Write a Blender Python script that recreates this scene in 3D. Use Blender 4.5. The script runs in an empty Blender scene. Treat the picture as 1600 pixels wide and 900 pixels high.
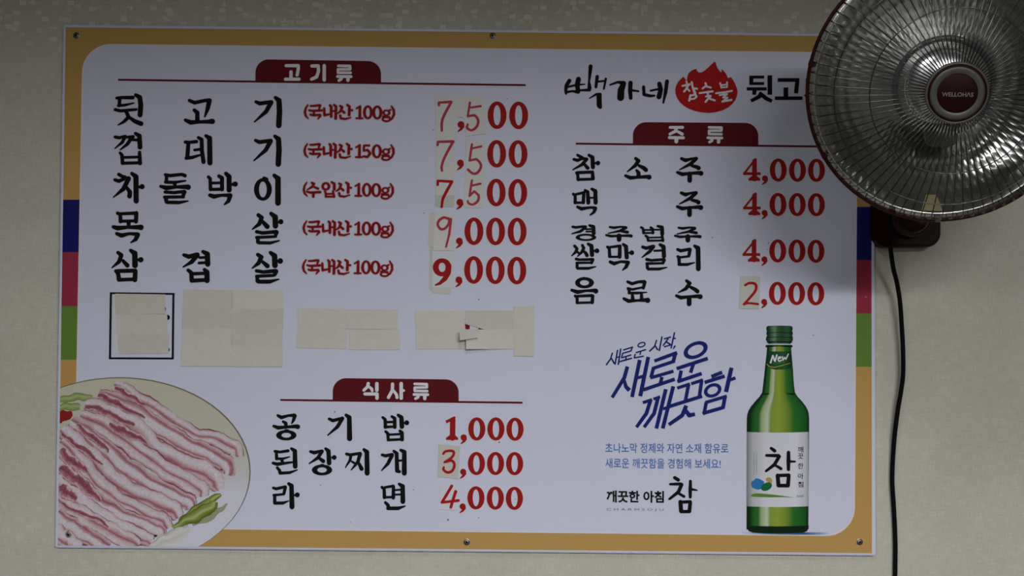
import bpy, bmesh, math, random
import numpy as np
from mathutils import Vector, Matrix, geometry
random.seed(7)
SC = bpy.context.scene
COL = SC.collection
ZO = 1.75                      # height of the board's middle above the floor

# ------------------------------------------------------------------ camera
F_PX = 1900.0
PITCH, YAW, ROLL = 0.02757987, -0.00578398, 0.00913146
CAM = Vector((0.05466333, -1.7881267, -0.04722953 + ZO))
fwd = Vector((-math.sin(YAW)*math.cos(PITCH), math.cos(YAW)*math.cos(PITCH), math.sin(PITCH)))
r0 = Vector((math.cos(YAW), math.sin(YAW), 0)); u0 = r0.cross(fwd)
right = math.cos(ROLL)*r0 + math.sin(ROLL)*u0
up = -math.sin(ROLL)*r0 + math.cos(ROLL)*u0
cd = bpy.data.cameras.new('camera'); cam = bpy.data.objects.new('camera', cd); COL.objects.link(cam)
cd.sensor_width = 36.0; cd.lens = F_PX/1600*36.0; cd.clip_start = 0.05
m = Matrix((right, up, -fwd)).transposed().to_4x4(); m.translation = CAM
cam.matrix_world = m
SC.camera = cam

# ------------------------------------------------------------------ light and exposure
SC.view_settings.view_transform = 'Standard'; SC.view_settings.look = 'None'
SC.view_settings.gamma = 1.0; SC.view_settings.use_curve_mapping = False
SC.view_settings.exposure = 0.0
CEIL = 2.38
W = bpy.data.worlds.new('world'); SC.world = W; W.use_nodes = True
W.node_tree.nodes['Background'].inputs[0].default_value = (0.9, 0.95, 1.0, 1)
W.node_tree.nodes['Background'].inputs[1].default_value = 0.02
def area(name, loc, rot, sx, sy, power, col=(1, 1, 1)):
    l = bpy.data.lights.new(name, 'AREA'); l.shape = 'RECTANGLE'; l.size = sx; l.size_y = sy
    l.energy = power; l.color = col
    o = bpy.data.objects.new(name, l); COL.objects.link(o); o.location = loc; o.rotation_euler = rot
    return o
area('ceiling_lamp', (0.66, -2.9, CEIL-0.02), (0, 0, 0), 1.1, 0.3, 121, (1.0, 1.0, 1.0))
area('ceiling_lamp', (-0.95, -2.9, CEIL-0.02), (0, 0, 0), 1.1, 0.3, 30, (1.0, 1.0, 1.0))
area('ceiling_lamp', (0.15, -0.95, CEIL-0.01), (0, 0, 0), 0.2, 0.2, 2.9, (0.97, 0.98, 1.0))
area('added_fill', (0.2, -4.4, 1.2), (math.radians(90), 0, 0), 2.6, 1.0, 1, (0.94, 0.97, 1.0))  # weak fill added behind the camera, no window in that wall

# ------------------------------------------------------------------ materials
def mat(name, col, rough=0.6, metal=0.0, spec=0.5, noise=0.0, nscale=40.0, bump=0.0, bscale=200.0, coat=0.0):
    M = bpy.data.materials.new(name); M.use_nodes = True
    nt = M.node_tree; b = nt.nodes['Principled BSDF']
    b.inputs['Base Color'].default_value = (*col, 1); b.inputs['Roughness'].default_value = rough
    b.inputs['Metallic'].default_value = metal; b.inputs['Specular IOR Level'].default_value = spec
    b.inputs['Coat Weight'].default_value = coat
    tc = nt.nodes.new('ShaderNodeTexCoord')
    n = nt.nodes.new('ShaderNodeTexNoise'); n.inputs['Scale'].default_value = nscale; n.inputs['Detail'].default_value = 4
    nt.links.new(tc.outputs['Object'], n.inputs['Vector'])
    r = nt.nodes.new('ShaderNodeMix'); r.data_type = 'RGBA'
    k = max(noise, 0.02)
    r.inputs[6].default_value = (*[c*(1-k) for c in col], 1); r.inputs[7].default_value = (*[min(1, c*(1+k)) for c in col], 1)
    nt.links.new(n.outputs['Fac'], r.inputs[0]); nt.links.new(r.outputs[2], b.inputs['Base Color'])
    if bump:
        n2 = nt.nodes.new('ShaderNodeTexNoise'); n2.inputs['Scale'].default_value = bscale; n2.inputs['Detail'].default_value = 3
        nt.links.new(tc.outputs['Object'], n2.inputs['Vector'])
        bp = nt.nodes.new('ShaderNodeBump'); bp.inputs['Strength'].default_value = bump; bp.inputs['Distance'].default_value = 0.002
        nt.links.new(n2.outputs['Fac'], bp.inputs['Height']); nt.links.new(bp.outputs['Normal'], b.inputs['Normal'])
    return M
def ramp_node(nt, stops):
    r = nt.nodes.new('ShaderNodeValToRGB'); cr = r.color_ramp
    while len(cr.elements) < len(stops): cr.elements.new(0.5)
    for e, (p, c) in zip(cr.elements, stops): e.position = p; e.color = (*c, 1)
    return r

M_board = mat('board_white', (0.69, 0.705, 0.87), 0.75, spec=0.1)
M_edge = mat('board_edge_white', (0.74, 0.75, 0.82), 0.5)
M_gold = mat('print_gold', (0.545, 0.335, 0.11), 0.75, spec=0.1)
M_blue = mat('print_blue', (0.012, 0.012, 0.14), 0.75, spec=0.1)
M_pink = mat('print_pink', (0.34, 0.034, 0.068), 0.75, spec=0.1)
M_green = mat('print_green', (0.135, 0.25, 0.045), 0.75, spec=0.1)
M_tab = mat('print_maroon', (0.115, 0.009, 0.014), 0.75, spec=0.1)
M_tabw = mat('print_tab_white', (0.78, 0.77, 0.84), 0.75, spec=0.1)
M_black = mat('print_black', (0.006, 0.006, 0.007), 0.75, spec=0.1)
M_red = mat('print_red', (0.34, 0.014, 0.015), 0.75, spec=0.1)
M_redd = mat('print_dark_red', (0.235, 0.008, 0.012), 0.75, spec=0.1)
M_halo = mat('print_pale_red', (0.62, 0.42, 0.46), 0.75, spec=0.1)
M_pale = mat('print_pale_edge', (0.80, 0.74, 0.76), 0.75, spec=0.1)
M_flame = mat('print_flame_red', (0.44, 0.014, 0.013), 0.75, spec=0.1)
M_navy = mat('print_navy', (0.012, 0.022, 0.17), 0.75, spec=0.1)
M_sky = mat('print_light_blue', (0.08, 0.19, 0.46), 0.75, spec=0.1)
M_grey = mat('print_grey', (0.22, 0.24, 0.36), 0.75, spec=0.1)
M_marker = mat('marker_red', (0.44, 0.05, 0.085), 0.8, spec=0.1, noise=0.12, nscale=150)
M_markerd = mat('marker_strong_red', (0.42, 0.012, 0.015), 0.8, spec=0.1, noise=0.1, nscale=150)
M_paper = mat('white_paper', (0.71, 0.705, 0.69), 0.9, spec=0.1, noise=0.03, bump=0.15)
M_paperw = mat('bright_paper', (0.70, 0.71, 0.78), 0.8, spec=0.1, noise=0.02)
M_papery = mat('aged_paper', (0.60, 0.59, 0.55), 0.9, spec=0.1, noise=0.05, bump=0.15)
M_tape = mat('masking_tape', (0.66, 0.635, 0.58), 0.9, spec=0.1, noise=0.05, nscale=70, bump=0.9, bscale=70)
def vary(M, k):
    # every strip is a slightly different tone of the same material
    nt = M.node_tree; b = nt.nodes['Principled BSDF']; src = b.inputs['Base Color'].links[0].from_socket
    oi = nt.nodes.new('ShaderNodeObjectInfo'); h = nt.nodes.new('ShaderNodeHueSaturation')
    m_ = nt.nodes.new('ShaderNodeMapRange'); m_.inputs[3].default_value = 1-k; m_.inputs[4].default_value = 1+k
    nt.links.new(oi.outputs['Random'], m_.inputs[0]); nt.links.new(m_.outputs[0], h.inputs['Value'])
    nt.links.new(src, h.inputs['Color']); nt.links.new(h.outputs[0], b.inputs['Base Color'])
vary(M_tape, 0.05)
M_screw = mat('steel', (0.30, 0.27, 0.23), 0.45, 1.0)
M_letter = mat('silver_lettering', (0.20, 0.19, 0.18), 0.4, 0.5)
M_hole = mat('screw_recess', (0.02, 0.018, 0.015), 0.7)
M_chrome = mat('polished_aluminium', (0.80, 0.81, 0.83), 0.27, 1.0)
M_bowl = mat('hammered_aluminium', (0.60, 0.60, 0.57), 0.20, 1.0)
M_wire = mat('wire_steel', (0.085, 0.085, 0.08), 0.22, 1.0)
M_dred = mat('dark_red_plastic', (0.022, 0.0015, 0.002), 0.4, spec=0.15)
M_hred = mat('hub_red', (0.016, 0.0004, 0.0006), 0.5, spec=0.12)
M_silver = mat('silver_plastic', (0.085, 0.083, 0.075), 0.35, 0.3, spec=0.3)
M_cord = mat('black_rubber', (0.002, 0.002, 0.002), 0.7, spec=0.12)
M_tube = mat('smoked_quartz', (0.06, 0.055, 0.06), 0.12)
M_stick = mat('yellow_sticker', (0.20, 0.175, 0.085), 0.5, spec=0.2)
M_lens = mat('clear_grey_plastic', (0.035, 0.015, 0.016), 0.3, spec=0.25)

def wallpaper():
    M = bpy.data.materials.new('wallpaper'); M.use_nodes = True; nt = M.node_tree; b = nt.nodes['Principled BSDF']
    b.inputs['Roughness'].default_value = 0.85; b.inputs['Specular IOR Level'].default_value = 0.1
    tc = nt.nodes.new('ShaderNodeTexCoord')
    def mp(sx, sz):
        q = nt.nodes.new('ShaderNodeMapping'); q.inputs['Scale'].default_value = (sx, 1, sz)
        nt.links.new(tc.outputs['Object'], q.inputs['Vector']); return q
    def noise(vec, sc, det=3):
        n = nt.nodes.new('ShaderNodeTexNoise'); n.inputs['Scale'].default_value = sc; n.inputs['Detail'].default_value = det
        nt.links.new(vec, n.inputs['Vector']); return n.outputs['Fac']
    h = noise(mp(60, 900).outputs[0], 1.0); v = noise(mp(900, 60).outputs[0], 1.0); big = noise(tc.outputs['Object'], 6, 4)
    def mth(op, a, c):
        q = nt.nodes.new('ShaderNodeMath'); q.operation = op
        for i, x in enumerate((a, c)):
            if isinstance(x, (int, float)): q.inputs[i].default_value = x
            else: nt.links.new(x, q.inputs[i])
        return q.outputs[0]
    # scattered small woven blocks: voronoi with a square metric, only some cells are lighter
    vo = nt.nodes.new('ShaderNodeTexVoronoi'); vo.distance = 'CHEBYCHEV'; vo.inputs['Scale'].default_value = 1.0; vo.inputs['Randomness'].default_value = 0.75
    nt.links.new(mp(88, 125).outputs[0], vo.inputs['Vector'])
    near = mth('LESS_THAN', vo.outputs['Distance'], 0.42)
    sep = nt.nodes.new('ShaderNodeSeparateColor'); nt.links.new(vo.outputs['Color'], sep.inputs[0])
    some = mth('MULTIPLY', mth('GREATER_THAN', sep.outputs[0], 0.5), sep.outputs[1])
    # the blocks fade out lower down the paper
    sx = nt.nodes.new('ShaderNodeSeparateXYZ'); nt.links.new(tc.outputs['Object'], sx.inputs[0])
    mr = nt.nodes.new('ShaderNodeMapRange'); mr.inputs[1].default_value = ZO+0.33; mr.inputs[2].default_value = ZO+0.40
    mr.inputs[3].default_value = 0.12; mr.inputs[4].default_value = 1.0
    nt.links.new(sx.outputs[2], mr.inputs[0])
    blk = mth('MULTIPLY', mth('MULTIPLY', near, some), mr.outputs[0])
    w = mth('ADD', mth('MULTIPLY', h, 0.5), mth('MULTIPLY', v, 0.5))
    f = mth('ADD', mth('ADD', mth('MULTIPLY', w, 0.95), mth('MULTIPLY', big, 0.35)), mth('MULTIPLY', blk, 0.55))
    rp = ramp_node(nt, [(0.40, (0.455, 0.445, 0.375)), (1.08, (0.72, 0.705, 0.62))])
    nt.links.new(f, rp.inputs[0]); nt.links.new(rp.outputs[0], b.inputs['Base Color'])
    bp = nt.nodes.new('ShaderNodeBump'); bp.inputs['Strength'].default_value = 0.25; bp.inputs['Distance'].default_value = 0.001
    nt.links.new(w, bp.inputs['Height']); nt.links.new(bp.outputs[0], b.inputs['Normal'])
    return M
M_wall = wallpaper()
M_plain = mat('room_paint', (0.10, 0.095, 0.085), 0.85)
M_floor = mat('floor_tile', (0.045, 0.04, 0.03), 0.5)
M_ceil = mat('ceiling_white', (0.22, 0.22, 0.21), 0.9)

# ------------------------------------------------------------------ helpers
def at(px, py, y=0.0):
    """the point of the photograph (px, py) on the upright plane at depth y"""
    d = fwd + (px-800.0)/F_PX*right - (py-450.0)/F_PX*up
    t = (y - CAM.y)/d.y
    return CAM + t*d
def origin_of(o):
    v = Vector((0, 0, 0))
    while o is not None: v += o.location; o = o.parent
    return v
def put(name, bm, material, parent=None, loc=None, smooth=False, mats=None):
    """link the bmesh (world coordinates) as one object"""
    me = bpy.data.meshes.new(name)
    base = Vector(loc) if loc is not None else Vector((0, 0, 0))
    off = origin_of(parent) + base if parent else base
    bmesh.ops.translate(bm, verts=bm.verts, vec=-off)
    bm.to_mesh(me); bm.free()
    for mm in (mats or [material]): me.materials.append(mm)
    if smooth:
        for p in me.polygons: p.use_smooth = True
    o = bpy.data.objects.new(name, me); COL.objects.link(o)
    o.location = base
    if parent: o.parent = parent
    return o
def empty(name, loc):
    o = bpy.data.objects.new(name, None); COL.objects.link(o); o.location = loc; o.empty_display_size = 0.05
    return o
def tag(o, label=None, cat=None, group=None, kind=None):
    if label: o['label'] = label
    if cat: o['category'] = cat
    if group: o['group'] = group
    if kind: o['kind'] = kind
    return o
def box(bm, lo, hi):
    x0, y0, z0 = lo; x1, y1, z1 = hi
    v = [bm.verts.new(p) for p in ((x0,y0,z0),(x1,y0,z0),(x1,y1,z0),(x0,y1,z0),(x0,y0,z1),(x1,y0,z1),(x1,y1,z1),(x0,y1,z1))]
    for f in ((0,3,2,1),(4,5,6,7),(0,1,5,4),(1,2,6,5),(2,3,7,6),(3,0,4,7)): bm.faces.new([v[i] for i in f])

class Pen:
    """flat ink on the board: shapes given in the coordinates of a close-up (origin ox, oy and scale s)"""
    def __init__(self, ox=0, oy=0, s=1.0, y=-0.0008, grow=0.0):
        self.bm = bmesh.new(); self.ox, self.oy, self.s, self.y, self.grow = ox, oy, s, y, grow
        self.uv = None
    def view(self, ox, oy, s): self.ox, self.oy, self.s = ox, oy, s; return self
    def P(self, x, y): return at(self.ox + x/self.s, self.oy + y/self.s, self.y)
    def poly(self, pts):
        pts = [tuple(p) for p in pts]
        tris = geometry.tessellate_polygon([[Vector((x, y, 0)) for x, y in pts]])
        self.y -= 1.5e-6           # overlapping pieces never lie in exactly the same plane
        vs = [self.bm.verts.new(self.P(*p)) for p in pts]
        for t in tris:
            try: self.bm.faces.new([vs[i] for i in t])
            except ValueError: pass
    def disc(self, x, y, r, n=12):
        self.poly([(x+r*math.cos(a), y+r*math.sin(a)) for a in (2*math.pi*i/n for i in range(n))])
    def stroke(self, pts, butt=False):
        g = self.grow*self.s
        pts = [(x, y, w+2*g) for x, y, w in pts]
        n = len(pts)
        for i in range(n-1):
            (x0, y0, w0), (x1, y1, w1) = pts[i], pts[i+1]
            dx, dy = x1-x0, y1-y0; L = math.hypot(dx, dy) or 1; nx, ny = -dy/L, dx/L
            self.poly([(x0+nx*w0/2, y0+ny*w0/2), (x1+nx*w1/2, y1+ny*w1/2), (x1-nx*w1/2, y1-ny*w1/2), (x0-nx*w0/2, y0-ny*w0/2)])
        for i, (x, y, w) in enumerate(pts):
            if butt and i in (0, n-1): continue
            self.disc(x, y, w/2)
    def ring(self, cx, cy, rx, ry, tx, ty, rot=0.0, n=40):
        g = self.grow*self.s; rx += g; ry += g; tx += 2*g; ty += 2*g
        c, s = math.cos(rot), math.sin(rot)
        o = []; q = []; self.y -= 1.5e-6
        for i in range(n):
            a = 2*math.pi*i/n; ca, sa = math.cos(a), math.sin(a)
            # slightly squared ellipse
            k = 1.0
            x, y = rx*ca*k, ry*sa*k; o.append(self.bm.verts.new(self.P(cx+x*c-y*s, cy+x*s+y*c)))
            x, y = (rx-tx)*ca, (ry-ty)*sa; q.append(self.bm.verts.new(self.P(cx+x*c-y*s, cy+x*s+y*c)))
        for i in range(n):
            j = (i+1) % n; self.bm.faces.new([o[i], o[j], q[j], q[i]])
    def write(self, text, dx=0, dy=0):
        """'x,y,w x,y,w; ...' strokes; 'O cx cy rx ry tx ty [rot]' rings; a leading 'B' gives flat ends"""
        for st in text.split(';'):
            st = st.strip()
            if not st: continue
            if st[0] == 'O':
                v = [float(a) for a in st[1:].split()]
                self.ring(v[0]+dx, v[1]+dy, *v[2:6], rot=math.radians(v[6]) if len(v) > 6 else 0.0)
                continue
            butt = st[0] == 'B'
            if butt: st = st[1:]
            pts = []
            for p in st.split():
                a = [float(q) for q in p.split(',')]
                pts.append((a[0]+dx, a[1]+dy, a[2] if len(a) > 2 else pts[-1][2]))
            if self.soft and len(pts) > 2: pts = self.soften(pts)
            self.stroke(pts, butt)
        return self
    soft = False
    @staticmethod
    def soften(pts):
        V = [Vector(p) for p in pts]; out = []
        for i in range(len(V)-1):
            p0, p1, p2, p3 = V[max(i-1, 0)], V[i], V[i+1], V[min(i+2, len(V)-1)]
            for k in range(4):
                t = k/4; q = 0.5*((2*p1)+(p2-p0)*t+(2*p0-5*p1+4*p2-p3)*t*t+(3*p1-p0-3*p2+p3)*t*t*t)
                # keep sharp turns sharp
                lin = p1.lerp(p2, t); a_ = (p1-p0).normalized() if i else (p2-p1).normalized(); b_ = (p2-p1).normalized()
                w_ = 1.0 if a_.dot(b_) > 0.2 and ((p3-p2).length < 1e-6 or (p3-p2).normalized().dot(b_) > 0.2) else 0.0
                q = lin.lerp(q, w_); out.append((q.x, q.y, q.z))
        out.append(tuple(V[-1])); return out
    def done(self, name, material, parent, label=None):
        o = put(name, self.bm, material, parent)
        if label: o['label'] = label
        return o

def sheet(name, pts, y_front, thick, material, parent=None, view=(0, 0, 1.0), loc=True, bend=None, n=1):
    """a thin solid piece of paper or tape lying on the board, outline in photograph pixels"""
    ox, oy, s = view
    P = [at(ox+x/s, oy+y/s, y_front) for x, y in pts]
    bm = bmesh.new()
    tris = geometry.tessellate_polygon([[Vector((p.x, p.z, 0)) for p in P]])
    a = [bm.verts.new(p) for p in P]; b = [bm.verts.new(p + Vector((0, thick, 0))) for p in P]
    for t in tris:
        try:
            bm.faces.new([a[i] for i in t]); bm.faces.new([b[i] for i in reversed(t)])
        except ValueError: pass
    k = len(P)
    for i in range(k): bm.faces.new([a[i], a[(i+1) % k], b[(i+1) % k], b[i]])
    bmesh.ops.recalc_face_normals(bm, faces=bm.faces)
    c = sum(P, Vector())/k
    return put(name, bm, material, parent, None if parent else c)

# ------------------------------------------------------------------ the room
WALL_Y = 0.010
def slab(name, lo, hi, material):
    bm = bmesh.new(); box(bm, lo, hi); o = put(name, bm, material); o['kind'] = 'structure'; return o
slab('wall_back', (-2.6, WALL_Y, 0), (2.6, WALL_Y+0.12, CEIL), M_wall)
slab('wall_left', (-2.72, -4.6, 0), (-2.6, WALL_Y+0.12, CEIL), M_plain)
slab('wall_right', (2.6, -4.6, 0), (2.72, WALL_Y+0.12, CEIL), M_plain)
slab('wall_front', (-2.72, -4.72, 0), (2.72, -4.6, CEIL), M_plain)
slab('floor', (-2.72, -4.72, -0.1), (2.72, WALL_Y+0.12, 0), M_floor)
slab('ceiling', (-2.72, -4.72, CEIL), (2.72, WALL_Y+0.12, CEIL+0.1), M_ceil)

# unseen lamp housings, added so their drop sides cut light off the upper wall
for k_, (lx, ly, hx, hy, drop) in enumerate(((0.66, -2.9, 0.57, 0.17, 0.0225), (-0.95, -2.9, 0.57, 0.17, 0.040), (0.15, -0.95, 0.165, 0.165, 0.06))):
    bm = bmesh.new(); y0, y1 = ly-hy, ly+hy
    z0, z1 = CEIL-drop, CEIL
    box(bm, (lx-hx-.01, y0-.01, z0), (lx+hx+.01, y0, z1)); box(bm, (lx-hx-.01, y1, z0), (lx+hx+.01, y1+.01, z1))
    box(bm, (lx-hx-.01, y0, z0), (lx-hx, y1, z1)); box(bm, (lx+hx, y0, z0), (lx+hx+.01, y1, z1))
    put('added_baffle_%d' % (k_+1), bm, M_plain)['kind'] = 'structure'
# ------------------------------------------------------------------ the menu board
c_bl, c_br = at(85.7, 856), at(1368.7, 868.7)
board = empty('menu_board', ((c_bl.x+c_br.x)/2, 0.0, (c_bl.z+c_br.z)/2))
tag(board, 'large white restaurant menu board with gold border and Korean prices, screwed to the wallpapered wall', 'menu board')
corners = [(98.5, 38), (1365.7, 53.3), (1368.7, 868.7), (85.7, 856)]
bm = bmesh.new()
P = [at(*c) for c in corners]
a = [bm.verts.new(p) for p in P]; b = [bm.verts.new((p.x, WALL_Y, p.z)) for p in P]
bm.faces.new(a[::-1]); bm.faces.new(b)
for i in range(4): bm.faces.new([a[i], a[(i+1) % 4], b[(i+1) % 4], b[i]])
bmesh.ops.recalc_face_normals(bm, faces=bm.faces)
ed = [e for e in bm.edges if all(v in a for v in e.verts)] + [e for e in bm.edges if (e.verts[0] in a) != (e.verts[1] in a)]
bmesh.ops.bevel(bm, geom=ed, offset=0.0018, segments=2, affect='EDGES')
put('panel', bm, M_board, board, smooth=False)

def round_loop(q, r, n=10):
    """rounded quad as a list of pixel points; q clockwise from top left"""
    out = []
    for i in range(4):
        p = Vector(q[i]); pa = Vector(q[i-1]); pb = Vector(q[(i+1) % 4])
        da = (pa-p).normalized(); db = (pb-p).normalized()
        A = p+da*r; B = p+db*r; Cc = p+da*r+db*r
        for k in range(n+1):
            t = k/n*math.pi/2
            v = Cc - da*r*math.sin(t) - db*r*math.cos(t) if False else Cc + (A-Cc)*math.cos(t) + (B-Cc)*math.sin(t)
            out.append((v.x, v.y))
    return out
OUT = [(102.7, 42.5), (1361.3, 57.2), (1362.4, 864.4), (90.6, 852.0)]
INN = [(128.8, 68.2), (1340.6, 82.0), (1335.6, 838.0), (114.8, 824.6)]
def frame_mesh(outer_q, inner_q, r_in, y, n=10, r_out=None):
    bm = bmesh.new()
    inn = round_loop(inner_q, r_in, n)
    out = round_loop(outer_q, r_out, n) if r_out else None
    if out is None:
        out = []
        for i in range(4):
            p = Vector(outer_q[i]); pa = Vector(outer_q[i-1]); pb = Vector(outer_q[(i+1) % 4])
            A = p+(pa-p).normalized()*r_in*1.6; B = p+(pb-p).normalized()*r_in*1.6
            for k in range(n+1):
                t = k/n
                v = A.lerp(p, t*2) if t <= .5 else p.lerp(B, t*2-1)
                out.append((v.x, v.y))
    o = [bm.verts.new(at(*p, y)) for p in out]; q = [bm.verts.new(at(*p, y)) for p in inn]
    k = len(o)
    for i in range(k): bm.faces.new([o[i], o[(i+1) % k], q[(i+1) % k], q[i]])
    return bm
put('gold_border', frame_mesh(OUT, INN, 45, -0.0003), M_gold, board)['label'] = 'gold printed border with rounded inner corners'
put('border_inner_line', frame_mesh([(x+dx*.0, y) for (x, y), dx in zip(INN, (1, 1, 1, 1))], [(INN[0][0]+2, INN[0][1]+2), (INN[1][0]-2, INN[1][1]+2), (INN[2][0]-2, INN[2][1]-2), (INN[3][0]+2, INN[3][1]-2)], 44, -0.00035, r_out=45), M_pale, board)
def edge_x(py, qa, qb): t = (py-qa[1])/(qb[1]-qa[1]); return qa[0]+(qb[0]-qa[0])*t
def stripe(y0, y1, side, material, nm):
    p = Pen(y=-0.0005)
    if side == 'l': A = [(edge_x(y, OUT[0], OUT[3]), edge_x(y, INN[0], INN[3])) for y in (y0, y1)]
    else: A = [(edge_x(y, INN[1], INN[2]), edge_x(y, OUT[1], OUT[2])) for y in (y0, y1)]
    p.poly([(A[0][0], y0), (A[0][1], y0), (A[1][1], y1), (A[1][0], y1)])
    p.done('color_stripe', material, board, nm+' block in the '+('left' if side == 'l' else 'right')+' border')
for side, ys in (('l', (312, 394, 478.5, 562)), ('r', (323.3, 406.3, 490, 573))):
    for k, (M_, nm) in enumerate(((M_blue, 'navy blue'), (M_pink, 'pink'), (M_green, 'green'))): stripe(ys[k], ys[k+1], side, M_, nm)

# section tabs with their rules
def tab(view, q, text, name, rule):
    p = Pen(*view, y=-0.0006)
    x0, x1, yt0, yt1, yb0, yb1, r = q
    pts = [(x0, yb0)]
    for k in range(11):
        t = k/10*math.pi/2; pts.append((x0+r-r*math.cos(t), yt0+r-r*math.sin(t)))
    for k in range(11):
        t = k/10*math.pi/2; pts.append((x1-r+r*math.sin(t), yt1+r-r*math.cos(t)))
    pts.append((x1, yb1)); p.poly(pts)
    t = p.done('section_tab', M_tab, board, 'maroon rounded tab heading the '+name)
    for g in text.split('|'): Pen(*view, y=-0.0009, grow=0.15).write(g).done('tab_lettering', M_tabw, t, 'white lettering')
    l = Pen(y=-0.0005); l.stroke([(*rule[0], 3.0), (*rule[1], 3.0)], True); l.done('section_rule', M_tab, board)
tab((390, 85, 7.2727), (66, 1494, 57, 75, 308, 330, 150),
    "415,128,34 553,128,36 553,170,34 540,235,34;470,198,36 470,270,36;408,282,34 562,282,34|"
    "708,132,36 780,130,36 783,190,36 762,255,36 705,282,34;848,128,38 848,290,38|"
    "1008,130,28 1140,132,30 1142,170,28 1005,170,28 1005,208,28 1148,209,28;1000,250,32 1152,252,32;1045,260,32 1040,280,34 1015,297,30;1118,260,36 1118,295,36",
    'meat list', ((184.5, 124.6), (821.5, 133.0)))
tab((510, 585, 7.2727), (72, 1503, 43, 56, 292, 312, 150),
    "475,105,36 468,140,34 425,180,30;485,140,26 515,165,32 520,185,30;573,105,38 573,180,38;438,222,34 575,222,36 575,270,38|"
    "752,110,36 750,180,34 705,262,34;765,188,28 797,230,32 802,262,34;850,105,38 850,270,38;862,183,28 880,183,26|"
    "1003,108,28 1140,112,30 1142,148,26 1003,150,26 1003,187,26 1145,190,28;995,228,30 1152,230,30;1045,240,32 1040,260,32 1012,275,28;1118,240,36 1118,275,36",
    'meal list', ((437.7, 624.9), (816.5, 629.2)))
tab((980, 185, 7.2727), (65, 1490, 43, 51, 290, 307, 150),
    "488,102,30 630,102,32;560,112,36 545,148,34 485,178,28;575,150,28 625,178,34;480,218,32 638,220,32;560,225,42 558,262,42|"
    "930,102,28 1070,105,30 1070,140,26 930,140,26 930,177,26 1072,180,26;918,220,30 1075,222,30;965,230,32 960,255,32 935,270,28;1040,230,38 1038,268,38",
    'drinks list', ((899.5, 224.4), (1308, 229.2)))

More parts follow.
